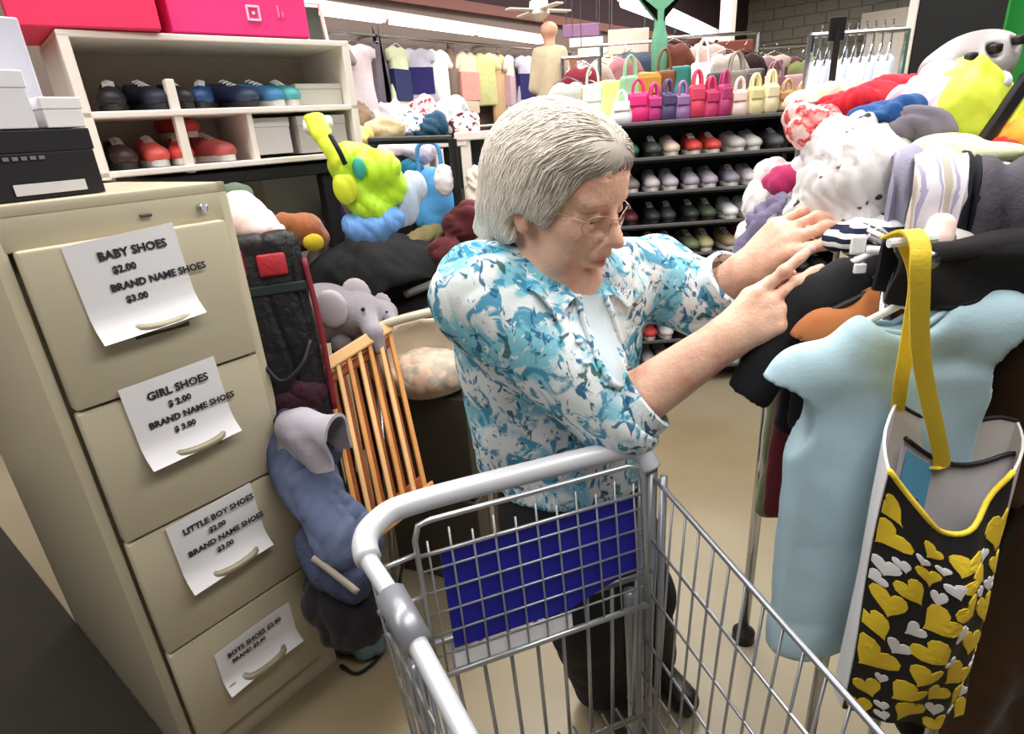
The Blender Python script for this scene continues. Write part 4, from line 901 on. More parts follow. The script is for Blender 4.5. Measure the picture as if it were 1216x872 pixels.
# skin: fair, blotchy, with a little light from beneath the surface
_p = skin.node_tree.nodes['Principled BSDF']; _p.inputs['Subsurface Weight'].default_value = .12; _p.inputs['Subsurface Radius'].default_value = (.012, .004, .002)
_n = skin.node_tree; _v = _n.nodes.new('ShaderNodeTexNoise'); _v.inputs['Scale'].default_value = 24; _v.inputs['Detail'].default_value = 5
_mx = _n.nodes.new('ShaderNodeMix'); _mx.data_type = 'RGBA'; _mx.inputs['B'].default_value = lin((216, 146, 124)) + (1,)
_mr = _n.nodes.new('ShaderNodeMapRange'); _mr.inputs[1].default_value = .5; _mr.inputs[2].default_value = .7; _mr.inputs[4].default_value = .7
_n.links.new([q for q in _n.nodes if q.type == 'TEX_COORD'][0].outputs['Object'], _v.inputs['Vector']); _n.links.new(_v.outputs['Fac'], _mr.inputs[0]); _n.links.new(_mr.outputs[0], _mx.inputs['Factor'])
_n.links.new([q for q in _n.nodes if q.type == 'MIX' and q is not _mx][0].outputs['Result'], _mx.inputs['A']); _n.links.new(_mx.outputs['Result'], _p.inputs['Base Color'])
_at = _n.nodes.new('ShaderNodeAttribute'); _at.attribute_name = 'lip'; _m2 = _n.nodes.new('ShaderNodeMix'); _m2.data_type = 'RGBA'; _m2.inputs['B'].default_value = lin((186, 96, 88)) + (1,)
_n.links.new(_at.outputs['Fac'], _m2.inputs['Factor']); _n.links.new(_mx.outputs['Result'], _m2.inputs['A']); _n.links.new(_m2.outputs['Result'], _p.inputs['Base Color'])

HC = at(664, 229, .90); HS = .985
hf = unit((.70, -.62, -.34)); hl = unit(np.cross((-.06, 0, 1), hf)); hu = np.cross(hf, hl); HR = np.stack([hf, hl, hu], 1)
def hp(x, y, z): return HC + HR @ (np.array([x, y, z], float) * HS)
B = SDF((-.22, .66, 0), (.66, 1.34, 1.47), .0032)
def he(c, r, k=.01, sub=False): B.ell(hp(*c), np.array([r] * 3 if np.isscalar(r) else r) * HS, HR, k, sub)
def hc(a, b, ra, rb, k=.006, sub=False): B.cap(hp(*a), hp(*b), ra * HS, rb * HS, k, sub)
# head
he((-.018, 0, .035), (.096, .075, .086), 0); he((.03, 0, -.015), (.062, .060, .085), .03); he((.038, 0, -.075), (.046, .047, .036), .03)
he((.074, 0, -.098), (.022, .024, .018), .018)
for s_ in (-1, 1):
    he((.056, s_ * .037, -.028), (.029, .026, .026), .02); he((.048, s_ * .042, -.072), (.028, .020, .026), .02)
    he((.076, s_ * .026, .020), (.014, .026, .008), .014)
he((.062, 0, .05), (.03, .05, .04), .03)
for s_ in (-1, 1): he((.098, s_ * .032, -.001), (.019, .017, .012), .012, True)
for s_ in (-1, 1):
    hc((.080, s_ * .014, .002), (.086, s_ * .030, .0055), .005, .0065, .004); hc((.086, s_ * .030, .0055), (.070, s_ * .050, -.001), .0065, .005, .004)
    hc((.082, s_ * .016, -.007), (.084, s_ * .032, -.012), .004, .005, .006); hc((.084, s_ * .032, -.012), (.070, s_ * .048, -.006), .005, .004, .006)
hc((.084, 0, .014), (.108, 0, -.022), .0085, .0115, .010); he((.114, 0, -.030), (.012, .011, .010), .008)
for s_ in (-1, 1): he((.100, s_ * .012, -.033), (.010, .008, .008), .006)
he((.086, 0, -.052), (.018, .032, .022), .016)
hc((.092, -.020, -.060), (.103, -.005, -.054), .005, .0055, .005); hc((.103, -.005, -.054), (.103, .005, -.054), .0055, .0055, .004); hc((.103, .005, -.054), (.092, .020, -.060), .0055, .005, .005)
hc((.090, -.018, -.068), (.099, 0, -.070), .0055, .0065, .006); hc((.099, 0, -.070), (.090, .018, -.068), .0065, .0055, .006)
hc((.094, -.024, -.063), (.108, 0, -.0615), .0016, .0018, .003, True); hc((.108, 0, -.0615), (.094, .024, -.063), .0018, .0016, .003, True)
for s_ in (-1, 1): hc((.100, s_ * .018, -.032), (.088, s_ * .034, -.064), .003, .002, .006, True)
for s_ in (-1, 1): hc((.088, s_ * .028, -.070), (.076, s_ * .032, -.088), .002, .002, .005, True)
hc((.086, -.02, -.083), (.086, .02, -.083), .003, .003, .008, True)
for s_ in (-1, 1):
    hc((.092, s_ * .018, -.016), (.074, s_ * .046, -.022), .0016, .001, .006, True)
    for k_ in range(3): hc((.062, s_ * .054, .002 - .004 * k_), (.050, s_ * .064, .008 - .010 * k_), .0009, .0006, .003, True)
for k_ in range(3): hc((.088, -.03, .038 + .010 * k_), (.088, .03, .038 + .010 * k_), .0008, .0008, .004, True)
for s_ in (-1, 1):
    he((-.006, s_ * .074, -.012), (.018, .009, .032), .006); he((-.002, s_ * .081, -.008), (.009, .007, .017), .004, True); he((.002, s_ * .076, -.038), (.010, .007, .010), .005)
# neck, trunk, legs
B.cap(hp(-.025, 0, -.04), NB - (0, 0, .03), .055 * HS, .066, .03); B.cap(hp(.03, 0, -.08), NB + sf * .03 - (0, 0, .03), .03, .04, .03)
B.ell(C1, (.135, .085, .15), TR, .04); B.ell(C2, (.13, .1, .13), TR, .05); B.ell(C3, (.14, .105, .12), TR, .05)
B.cap(NB - (0, 0, .04), SR, .05, .05, .05); B.cap(NB - (0, 0, .04), SL, .05, .05, .05)
FR, FL = np.array([.17, 1.08, .05]), np.array([.31, 1.16, .05]); HPR, HPL = C3 - sd * .075 - (0, 0, .06), C3 + sd * .075 - (0, 0, .06)
for a_, f_ in ((HPR, FR), (HPL, FL)):
    kn = (a_ + f_) / 2 + sf * .03; B.cap(a_, kn, .075, .052, .03); B.cap(kn, f_, .052, .036, .02); B.cap(f_ - (0, 0, .015), f_ + sf * .13 - (0, 0, .02), .03, .024, .02)
# arms
B.chain([SR, ER, WR_], [.047, .043, .029], .02); B.cap(ER, WR_, .045, .028, .012)
B.chain([SL, EL, WL_], [.046, .041, .03], .02)
NAILS = []
def hand(W, K, across, curls, thumb, lens, spread=.0, sc=1.06, first=0.):
    """palm, four unequal fingers, thumb; across points from the index side to the little finger"""
    f = unit(K - W); a = np.array(across, float); a = unit(a - f * (a @ f)); bk = np.cross(a, f) * HSIGN
    L = np.linalg.norm(K - W); R = np.stack([f, a, bk], 1); pc = (W * .42 + K * .58)
    B.ell(pc, (L * .60, .038 * sc, .0165 * sc), R, .012); B.cap(W, W + f * L * .35, .027, .024, .02, flat=(bk, .8))
    for i in range(4):
        o = (-.029 + .0193 * i) * sc; b = K + a * o - f * .006 * abs(i - 1.2) * sc; d = unit(f + a * o * spread)
        B.cap(W + f * .02 + a * o * .5 + bk * .004, b + bk * .002, .008, .0098 * sc, .010)          # the bone on the back of the hand
        p = b; ang = first; r0 = (.0094, .0096, .0092, .0080)[i] * sc; P = [p]; RR = [r0]
        for j, (ln, cu) in enumerate(zip((.046, .028, .021), curls[i])):
            ang += cu; q = p + (d * math.cos(ang) - bk * math.sin(ang)) * ln * lens[i] * sc; P.append(q); RR.append(r0 * (.93, .85, .72)[j]); p = q
        for j in range(3): B.cap(P[j], P[j + 1], RR[j] * 1.0, RR[j + 1], .0035)
        for j in (0, 1): B.ell(P[j] + bk * .0015, RR[j] * 1.1, None, .004)
        tip = unit(P[3] - P[2]); nb = unit(np.cross(tip, a)); nb = nb if nb @ (bk + f * .4) > 0 else -nb
        NAILS.append((P[3] - tip * .002 + nb * RR[3] * .78, np.stack([tip, a, nb], 1)))
    t = [W + f * L * .25 - a * .022 * sc - bk * .006] + [W + (f * q[0] + a * q[1] + bk * q[2]) * sc for q in thumb]
    for j, (ra, rb) in enumerate(((.016, .0125), (.0125, .0108), (.0108, .0085))): B.cap(t[j], t[j + 1], ra * sc, rb * sc, .006)
    tip = unit(t[3] - t[2]); nb = unit(bk - tip * (tip @ bk)); NAILS.append((t[3] + nb * .0065, np.stack([tip, np.cross(nb, tip), nb], 1)))
HSIGN = 1
hand(WR_, at(920, 364, .80), (.1, -.35, -.93), [(.05, .18, .2), (.22, .45, .4), (.38, .6, .45), (.5, .7, .5)], [(.052, -.036, -.020), (.088, -.034, -.026), (.116, -.028, -.026)], (1.0, 1.0, .92, .78), 5.0, .96)
HSIGN = -1
hand(WL_, at(936, 278, .895), (-.25, .95, .25), [(.75, .55, .4), (.65, .6, .45), (.6, .65, .5), (.6, .6, .5)], [(.036, -.046, -.024), (.068, -.058, -.040), (.096, -.058, -.054)], (1.0, 1.06, 1.0, .84), 2.5)
body = B.build('body', skin, woman, 1)
V_ = np.empty(len(body.data.vertices) * 3, np.float32); body.data.vertices.foreach_get('co', V_); V_ = V_.reshape(-1, 3) + np.array(woman.location)
lq = (V_ - HC) @ HR / HS
lipm = np.clip(1.3 - np.sqrt(((lq[:, 0] - .100) / .02) ** 2 + (lq[:, 1] / .024) ** 2 + ((lq[:, 2] + .062) / .0105) ** 2), 0, 1) * .8
lipm = np.maximum(lipm, .45 * np.clip(1.2 - np.sqrt(((lq[:, 0] - .112) / .014) ** 2 + (lq[:, 1] / .016) ** 2 + ((lq[:, 2] + .030) / .012) ** 2), 0, 1))
la = body.data.attributes.new('lip', 'FLOAT', 'POINT'); la.data.foreach_set('value', lipm.astype(np.float32))
nl = MB()
for c_, R_ in NAILS: nl.ball(c_, (.0062, .0050, .0016), R_, 8, 5)
nl.build('fingernails', M('nail', (226, 186, 174), .3), woman, smooth=True)
# eyes, lids stay part of the body; brows and glasses
for s_ in (-1, 1):
    e = MB().ball(hp(.0748, s_ * .0315, -.003), .0118 * HS, None, 16, 12).build('eye', M('eye_white', (232, 226, 220), .2), woman, smooth=True)
    d = unit((.93, s_ * .1, -.34)); MB().ball(hp(*(np.array((.0748, s_ * .0315, -.003)) + d * .0091)), np.array((.0036, .0056, .0056)) * HS, HR, 12, 8).build('iris', M('iris', (74, 84, 92), .15), e, smooth=True)
    b = MB()
    for k_ in range(26):
        t_ = k_ / 25; o_ = np.array((.092 - .018 * t_ ** 1.5, s_ * (.013 + .038 * t_), .019 + .007 * math.sin(math.pi * t_ * .8)))
        b.tube([hp(*o_), hp(*(o_ + (.004, s_ * .007, .002 * math.sin(k_ * 7))))], [.0009, .0004], 4)
    b.build('eyebrow', M('grey_brow', (150, 138, 130), .8), woman)
gl = T('glasses'); gl.parent = woman; gold = M('rose_gold_wire', (196, 160, 140), .35, .8)
g_ = MB()
for s_ in (-1, 1):
    ring = [hp(.104 - .012 * abs(math.cos(t_) * .5 + .5) - .006 * max(0, math.cos(t_)), s_ * (.033 + .024 * math.cos(t_)), -.007 + .016 * math.sin(t_)) for t_ in np.linspace(0, 2 * math.pi, 28, endpoint=False)]
    g_.tube(ring, .0007, 5, closed=True)
    g_.tube(bez([hp(.092, s_ * .057, .002), hp(.07, s_ * .070, .004), hp(.02, s_ * .078, .002), hp(-.01, s_ * .079, -.002)], 4), .0008, 5)
g_.tube(bez([hp(.1035, -.010, .001), hp(.110, 0, .004), hp(.1035, .010, .001)], 4), .0011, 5)
g_.build('frame', gold, gl, smooth=True)
lens_m = M('lens_glass', (255, 255, 255), .02, 0, 0, 5, trans=1.)
lens_m.node_tree.nodes['Principled BSDF'].inputs['IOR'].default_value = 1.02
g_ = MB()
for s_ in (-1, 1):
    for o_ in (0,):
        P_ = [hp(.098 - .012 * abs(math.cos(t_) * .5 + .5) - .006 * max(0, math.cos(t_)) + .006, s_ * (.033 + .023 * math.cos(t_)), -.007 + .015 * math.sin(t_)) for t_ in np.linspace(0, 2 * math.pi, 20, endpoint=False)]
        c_ = np.mean(P_, 0); g_.add(P_ + [c_ + hf * .0015, c_ - hf * .0008] , [(i, (i + 1) % 20, 20) for i in range(20)] + [((i + 1) % 20, i, 21) for i in range(20)])
g_.build('lens', lens_m, gl, smooth=True)

# ------------------------------------------------ hair
H = SDF(HC - .24, HC + .24, .0032)
def hh(c, r, k=.02, sub=False): H.ell(hp(*c), np.array(r) * HS, HR, k, sub)
hh((-.018, 0, .037), (.105, .085, .088), 0); hh((-.058, 0, .0), (.070, .082, .088), .03); hh((.030, 0, .074), (.058, .066, .034), .03)
hh((-.078, 0, -.055), (.040, .070, .045), .03); hh((-.095, 0, -.088), (.026, .060, .022), .02)
for s_ in (-1, 1):
    hh((.012, s_ * .072, .028), (.040, .014, .045), .015); hh((-.03, s_ * .076, -.028), (.034, .013, .045), .015); hh((.028, s_ * .068, .0), (.013, .010, .026), .01)
hh((.098, 0, -.012), (.058, .10, .074), .012, True); hh((.066, 0, -.085), (.075, .10, .075), .012, True); hh((-.005, -.088, -.038), (.018, .025, .022), .008, True); hh((-.005, .088, -.038), (.018, .025, .022), .008, True)
hairM = bpy.data.materials.new('grey_hair'); hairM.use_nodes = True; _n = hairM.node_tree; _p = _n.nodes['Principled BSDF']; _p.inputs['Roughness'].default_value = .5; _p.inputs['Specular IOR Level'].default_value = .35
_a = _n.nodes.new('ShaderNodeAttribute'); _a.attribute_name = 'tone'; _r = _n.nodes.new('ShaderNodeValToRGB')
for e_, s_, c_ in zip(_r.color_ramp.elements, (0, 1), ((120, 112, 108), (250, 242, 232))): e_.position = s_; e_.color = lin(c_) + (1,)
_e = _r.color_ramp.elements.new(.55); _e.color = lin((214, 204, 192)) + (1,)
_n.links.new(_a.outputs['Fac'], _r.inputs['Fac']); _n.links.new(_r.outputs['Color'], _p.inputs['Base Color'])
Fh = H.F.copy()
hair = H.build('hair', hairM, woman, 1, lambda V: .0014 * smooth_noise(V * (1, 1, .6), 3, 16, 2))
def samp(P):
    i = np.clip(np.rint((P - H.lo) / H.vox).astype(int), 1, H.n - 2); g = np.stack([Fh[i[:, 0] + 1, i[:, 1], i[:, 2]] - Fh[i[:, 0] - 1, i[:, 1], i[:, 2]], Fh[i[:, 0], i[:, 1] + 1, i[:, 2]] - Fh[i[:, 0], i[:, 1] - 1, i[:, 2]], Fh[i[:, 0], i[:, 1], i[:, 2] + 1] - Fh[i[:, 0], i[:, 1], i[:, 2] - 1]], 1)
    return Fh[i[:, 0], i[:, 1], i[:, 2]], g / (np.linalg.norm(g, axis=1, keepdims=True) + 1e-9)
def tone_of(P):
    q = (P - HC) @ HR / HS                              # darker grey over the forehead and crown front, cream white behind
    return np.clip(1.05 - 4.9 * np.clip(q[:, 0] + .005, 0, .1) * np.clip((q[:, 2] + .03) * 14, 0, 1.6), .05, 1)
Vh = np.empty(len(hair.data.vertices) * 3, np.float32); hair.data.vertices.foreach_get('co', Vh); Vh = Vh.reshape(-1, 3) + np.array(woman.location)
a_ = hair.data.attributes.new('tone', 'FLOAT', 'POINT'); a_.data.foreach_set('value', (tone_of(Vh) * .85).astype(np.float32))
ns = 3200; P = Vh[rng.integers(0, len(Vh), ns)]; paths = [P]
for k_ in range(11):
    v, g = samp(P); q = (P - HC) @ HR / HS
    d = HR @ np.stack([-.62 + .42 * (q[:, 2] < .06), .35 * np.tanh(q[:, 1] * 40), -.70 - .45 * (q[:, 2] < .06)], 0)
    d = d.T + rng.normal(0, .10, (ns, 3)); d -= g * (d * g).sum(1, keepdims=True); d /= np.linalg.norm(d, axis=1, keepdims=True) + 1e-9
    P = P + d * .0095; v, g = samp(P); P = P - g * (v - .0012)[:, None]; paths.append(P)
paths = np.stack(paths, 1); sm = MB(); tn = []
for i in range(ns):
    sm.tube(paths[i], np.array([.0001, .0006] + [.0009] * 7 + [.0007, .0004, .0001]), 4, cap=False); tn += [float(np.clip(tone_of(paths[i][:1])[0] + rng.normal(0, .16), 0, 1))] * (12 * 4)
st = sm.build('hair_strands', hairM, hair, smooth=True); st['kind'] = 'stuff'
a_ = st.data.attributes.new('tone', 'FLOAT', 'POINT'); a_.data.foreach_set('value', np.array(tn, np.float32)[:len(st.data.vertices)])

# ------------------------------------------------ clothing
floral = M('blue_floral', (236, 243, 245), .85, 0, .03, 20, .2, 300, spec=.15)
def _layer(mt, scale, lo, hi, col, detail=3., dist=.8, amt=1., st=(1, 1, 1)):
    n_ = mt.node_tree; p_ = n_.nodes['Principled BSDF']; prev = p_.inputs['Base Color'].links[0].from_socket
    tc_ = [q for q in n_.nodes if q.type == 'TEX_COORD'][0]; mp_ = n_.nodes.new('ShaderNodeMapping'); mp_.inputs['Scale'].default_value = st; mp_.inputs['Location'].default_value = (scale * .13, lo * 3, hi)
    t_ = n_.nodes.new('ShaderNodeTexNoise'); t_.inputs['Scale'].default_value = scale; t_.inputs['Detail'].default_value = detail; t_.inputs['Distortion'].default_value = dist
    r_ = n_.nodes.new('ShaderNodeMapRange'); r_.inputs[1].default_value = lo; r_.inputs[2].default_value = hi; r_.inputs[4].default_value = amt
    x_ = n_.nodes.new('ShaderNodeMix'); x_.data_type = 'RGBA'; x_.inputs['B'].default_value = lin(col) + (1,)
    n_.links.new(tc_.outputs['Object'], mp_.inputs['Vector']); n_.links.new(mp_.outputs['Vector'], t_.inputs['Vector']); n_.links.new(t_.outputs['Fac'], r_.inputs[0]); n_.links.new(r_.outputs[0], x_.inputs['Factor'])
    n_.links.new(prev, x_.inputs['A']); n_.links.new(x_.outputs['Result'], p_.inputs['Base Color'])
_layer(floral, 11, .50, .58, (140, 206, 226), 3, .6)
_layer(floral, 24, .53, .59, (74, 156, 190), 4, 1.2, .95, (1, 1.6, .8))
_layer(floral, 34, .59, .64, (50, 108, 148), 4, 1.5, .95, (1.5, 1, .8))
_layer(floral, 42, .60, .64, (240, 246, 248), 3, 1.5, .9)
_layer(floral, 30, .635, .67, (40, 96, 96), 3, 1., .9)
def folds(V):
    return .0035 * smooth_noise(V, 31, 6, 3) + .016 * creases(V * (1, 1, .8), 12, 4.6)
Sh = SDF((-.22, .70, .74), (.52, 1.32, 1.34), .0042)
Sh.ell(C1, (.160, .112, .165), TR, 0); Sh.ell(C2, (.150, .122, .14), TR, .05); Sh.ell(C3 + (0, 0, .02), (.160, .128, .125), TR, .05)
Sh.cap(NB - (0, 0, .035) - sf * .01, SR, .07, .066, .05); Sh.cap(NB - (0, 0, .035) - sf * .01, SL, .07, .064, .05)
Sh.cap(at(585, 405, .95), at(606, 530, .99), .062, .07, .05)
Sh.ell(NB - sf * .045 - (0, 0, .045), (.13, .06, .07), TR, .05)
cR = ER * .92 + WR_ * .08; cL = EL * .55 + WL_ * .45
Sh.chain([SR, ER], [.076, .068], .025); Sh.cap(ER, cR, .068, .056, .02); Sh.chain([SL, EL], [.072, .060], .025); Sh.cap(EL, cL, .060, .050, .02)
Sh.half((0, 0, C3[2] - .075), (0, 0, -1))
fR, fL = unit(WR_ - ER), unit(WL_ - EL)
Sh.cap(cR + fR * .028, cR + fR * .2, .07, .07, .002, True); Sh.cap(cL + fL * .025, cL + fL * .12, .06, .06, .002, True)
Sh.cap(NB + (0, 0, .03), NB + (0, 0, .25), .062, .09, .01, True)
shirt = Sh.build('shirt', floral, woman, 1, folds)
Vs = np.empty(len(shirt.data.vertices) * 3, np.float32); shirt.data.vertices.foreach_get('co', Vs); Vs = Vs.reshape(-1, 3) + np.array(woman.location)
bvh = BVHTree.FromPolygons([tuple(map(float, q)) for q in Vs], [tuple(p.vertices) for p in shirt.data.polygons])
def onshirt(px, py, lift=.004):
    d = FW + RT * (px - 608) / CAM_F - UP * (py - 436) / CAM_F; d = unit(d)
    hit = bvh.ray_cast(Vector((0, 0, EYE)), Vector(d))
    if hit[0] is None: return at(px, py, .95)
    return np.array(hit[0]) - d * lift
def cuff(c, f, r0, name='cuff'):
    F_ = frame_from(f); m = MB(); pr = [(r0 - .003, -.022), (r0 + .003, -.020), (r0 + .005, 0), (r0 + .003, .019), (r0 - .004, .021), (r0 - .006, 0)]
    V = [c + F_ @ np.array([r * math.cos(t_), r * math.sin(t_), z]) for r, z in pr for t_ in np.linspace(0, 2 * math.pi, 28, endpoint=False)]
    k_ = len(pr); m.add(V, [(i * 28 + j, i * 28 + (j + 1) % 28, ((i + 1) % k_) * 28 + (j + 1) % 28, ((i + 1) % k_) * 28 + j) for i in range(k_) for j in range(28)])
    return m.build(name, floral, shirt, smooth=1.)
cuff(cR + fR * .012, fR, .058); cuff(cL + fL * .012, fL, .052)
def col_wing(pin, pout, name):
    a, b = bez(pin, 5), bez(pout, 5); G = np.zeros((len(a), 6, 3))
    for j in range(6):
        t_ = j / 5; G[:, j] = a * (1 - t_) + b * t_ + np.array([0, 0, .010]) * math.sin(math.pi * t_)
    MB().sheet(G, .004).build(name, floral, shirt, smooth=1.)
def nk(ang, r, z): return NB + (-sd * math.sin(ang) + sf * math.cos(ang)) * r + (0, 0, z)
vp = onshirt(690, 352, .006)
col_wing([nk(-3.0, .070, .030), nk(2.5, .072, .026), nk(1.9, .074, .016), nk(1.3, .078, .0), vp], [nk(-3.0, .105, -.012), nk(2.5, .115, -.020), nk(1.9, .125, -.020), onshirt(632, 345, .007), onshirt(664, 382, .010)], 'collar')
col_wing([nk(-3.0, .070, .030), nk(-2.4, .072, .026), nk(-1.8, .074, .018), nk(-1.2, .08, .005), onshirt(716, 352, .006)], [nk(-3.0, .105, -.012), nk(-2.4, .115, -.018), nk(-1.8, .12, -.01), onshirt(768, 330, .007), onshirt(746, 366, .010)], 'collar')
# pale undershirt in the open front, front edge of the shirt
G = np.zeros((8, 5, 3)); L0 = [(686, 350), (690, 372), (698, 395), (706, 415), (712, 432), (720, 445), (728, 455), (736, 460)]; L1 = [(718, 352), (726, 372), (732, 392), (738, 410), (744, 425), (746, 438), (748, 448), (750, 458)]
for i in range(8):
    for j in range(5):
        t_ = j / 4; G[i, j] = onshirt(L0[i][0] * (1 - t_) + L1[i][0] * t_, L0[i][1] * (1 - t_) + L1[i][1] * t_, .0035)
MB().sheet(G, .003).build('undershirt', cloth((206, 222, 230)), woman, smooth=1.)
m = MB(); m.tube([onshirt(*q, .004) for q in L0], .0055, 6); m.tube([onshirt(*q, .004) for q in L1], .0055, 6); m.build('placket', floral, shirt, smooth=True)
for q in ((688, 405), (697, 430)): MB().ball(onshirt(*q, .005), (.006, .006, .003), None, 10, 6).build('button', M('pearl', (230, 236, 240), .3), shirt, smooth=True)
# trousers and shoes
Pn = SDF((-.1, .84, .03), (.5, 1.34, C3[2] + .07), .006)
Pn.ell(C3 - (0, 0, .02), (.158, .122, .14), TR, 0); Pn.ell(C3 + (0, 0, .03), (.15, .12, .12), TR, .03)
for a_, f_ in ((HPR, FR), (HPL, FL)):
    kn = (a_ + f_) / 2 + sf * .03; Pn.cap(a_, kn, .096, .078, .03); Pn.cap(kn, f_ + (0, 0, .02), .078, .07, .02)
Pn.half((0, 0, .055), (0, 0, -1)); Pn.half((0, 0, C3[2] + .03), (0, 0, 1))
Pn.build('trousers', M('black_trousers', (26, 26, 31), .85, 0, .2, 20, .2, 200), woman, 1, lambda V: .004 * smooth_noise(V, 9, 5))
for f_ in (FR, FL):
    s = SDF(f_ - (.25, .25, .06), f_ + (.25, .25, .1), .006); s.cap(f_ - (0, 0, .01), f_ + sf * .13 - (0, 0, .012), .042, .036, 0); s.ell(f_ + (0, 0, .01), (.045, .045, .04), k=.02); s.half((0, 0, .004), (0, 0, -1)); s.build('shoe', M('black_leather', (28, 26, 26), .4), woman, 1)

# ================================================================== SHOPPING CART
cart = T('shopping_cart', 'grey wire shopping cart with blue child seat panel in front of the woman', 'cart', (-.015, .735, 0))
c1, c2 = np.array([.946, .323, 0]), np.array([.323, -.946, 0]); CO = np.array([-.015, .735, 0])
def kc(x, d, z): return CO + c1 * x + c2 * d + np.array([0, 0, z])
wire_m = M('cart_zinc', (176, 178, 182), .32, .75, .08, 30); grip = M('cart_grip', (202, 204, 210), .38, .15, .06, 14); plate = M('cart_frame', (160, 162, 170), .35, .7)
XL, XR = -.216, .225
def xl(d): return XL + .22 * max(0, d - .05)
def xr(d): return XR - .01 * d
def zt(d): return .872 - .14 * d
# the handle runs round into the side rails
hz = .910
hpth = bez([kc(xl(.78), .78, zt(.78)), kc(xl(.45), .45, zt(.45)), kc(xl(.16), .16, .880), kc(XL, .06, hz - .006), kc(XL + .028, .012, hz), kc(XL + .08, 0, hz + .003), kc(0, 0, hz + .004), kc(XR - .05, 0, hz + .002), kc(XR - .012, .008, hz - .004), kc(XR, .022, hz - .03)], 8)
k1 = 8 * 3
hd = MB().tube(hpth[k1 - 2:], .0165, 12).build('handle', grip, cart, smooth=True)
MB().tube(hpth[:k1], .0115, 10).build('side_rail', grip, cart, smooth=True)
MB().tube(bez([kc(XR, .03, zt(.03)), kc(xr(.3), .3, zt(.3)), kc(xr(.82), .82, zt(.82))], 6), .0042, 8).build('side_rail', plate, cart, smooth=True)
MB().tube([kc(xl(.13), .13, .884), kc(xl(.2), .2, .868)], .0185, 12).build('sleeve', M('cart_sleeve', (150, 152, 160), .35, .5), cart, smooth=True)
for q, r_ in (((0, .022), .010), ((-.022, .03), .006), ((.004, .05), .006)): MB().tube([kc(XR + q[0], q[1], hz - .03), kc(XR * .93 + q[0], q[1] + .03, .12)], r_, 8).build('corner_post', plate, cart, smooth=True)
zb0, zt0 = .42, .865; DL = .82
def side(xf, nm):
    w = MB(); n = 25
    for i in range(n):
        d = .05 + (DL - .05) * i / (n - 1); w.tube([kc(xf(d), d, zt(d)), kc(xf(d) * .9, d * .93 + .02, zb0 + .03 * (1 - d / DL))], .0021, 5)
    for f_ in (0, .26, .5, .74, .93):
        q = lambda d: kc(xf(d) * (1 - .1 * f_), d, zt(d) * (1 - f_) + (zb0 + .03 * (1 - d / DL)) * f_)
        w.tube([q(.04), q(.3), q(DL)], .003 if f_ < .3 else .0026, 5)
    o = w.build(nm, wire_m, cart, smooth=True); o['kind'] = 'stuff'; return o
side(xl, 'side_grid'); side(xr, 'side_grid')
w = MB()
for i in range(15): f_ = i / 14; w.tube([kc((xl(.06) * (1 - f_) + xr(.06) * f_) * .88, .06, zb0 + .02), kc((xl(DL) * (1 - f_) + xr(DL) * f_) * .88, DL, zb0)], .0022, 5)
for i in range(9): d = .08 + (DL - .08) * i / 8; w.tube([kc(xl(d) * .88, d, zb0 + .012), kc(xr(d) * .88, d, zb0 + .012)], .0026, 5)
o = w.build('basket_floor', wire_m, cart, smooth=True); o['kind'] = 'stuff'
w = MB()
for i in range(12): x = xl(DL) + (xr(DL) - xl(DL)) * i / 11; w.tube([kc(x, DL, zt(DL)), kc(x * .92, DL - .03, zb0)], .0022, 5)
for z in (zt(DL), .66, .55, .46): w.tube([kc(xl(DL), DL - .01, z), kc(xr(DL), DL - .01, z)], .003, 5)
o = w.build('front_grid', wire_m, cart, smooth=True); o['kind'] = 'stuff'
# rear gate below the child seat: long bars seen against the trousers
w = MB()
for i in range(9): x = XL + .04 + (XR - XL - .07) * i / 8; w.tube([kc(x * .96, .045, .70), kc(x * .86, .075, zb0)], .0034, 6)
w.tube([kc(XL + .02, .045, .70), kc(XR - .01, .045, .70)], .005, 8); w.tube([kc(XL * .86, .075, zb0), kc(XR * .86, .075, zb0)], .005, 8)
o = w.build('rear_gate', wire_m, cart, smooth=True); o['kind'] = 'stuff'
# child seat flap: hoop, lattice, blue panel
def fq(u, v): return kc(-.152 + .345 * u, .072 - .028 * v, .665 + .245 * v)     # flap plane: u across, v up
hoop = [fq(0, 0), fq(0, .55), fq(.0, .90), fq(.02, .985), fq(.07, 1.0), fq(.93, 1.0), fq(.985, .98), fq(1, .9), fq(1, .5), fq(1, 0)]
MB().tube(hoop, .0042, 8).build('seat_hoop', wire_m, cart, smooth=True)
w = MB()
for i in range(11): u = .045 + .91 * i / 10; w.tube([fq(u, -.02), fq(u, .93 if i % 2 else .88)], .0017, 5)
for v in (0, .14, .28, .42, .56, .70): w.tube([fq(0, v), fq(1, v)], .0017, 5)
w.tube([fq(0, .80), fq(1, .80)], .003, 6); w.tube([fq(-.02, 0), fq(1.03, 0)], .0052, 6)
o = w.build('seat_lattice', wire_m, cart, smooth=True); o['kind'] = 'stuff'
blue = M('blue_plastic', (26, 30, 158), .45, 0, .12, 18)
FR_ = np.stack([unit(fq(1, 0) - fq(0, 0)), unit(np.cross(fq(0, 1) - fq(0, 0), fq(1, 0) - fq(0, 0))), unit(fq(0, 1) - fq(0, 0))], 1)
MB().prism([(-.014 + .345 * u - .17, .247 * v - .12) for u, v in ((.09, .13), (.09, .77), (.96, .78), (.96, .27), (.62, .13))], .006, fq(.535, .485) - c2 * .010, np.stack([FR_[:, 0], FR_[:, 2], np.cross(FR_[:, 0], FR_[:, 2])], 1)).build('seat_panel', blue, cart)
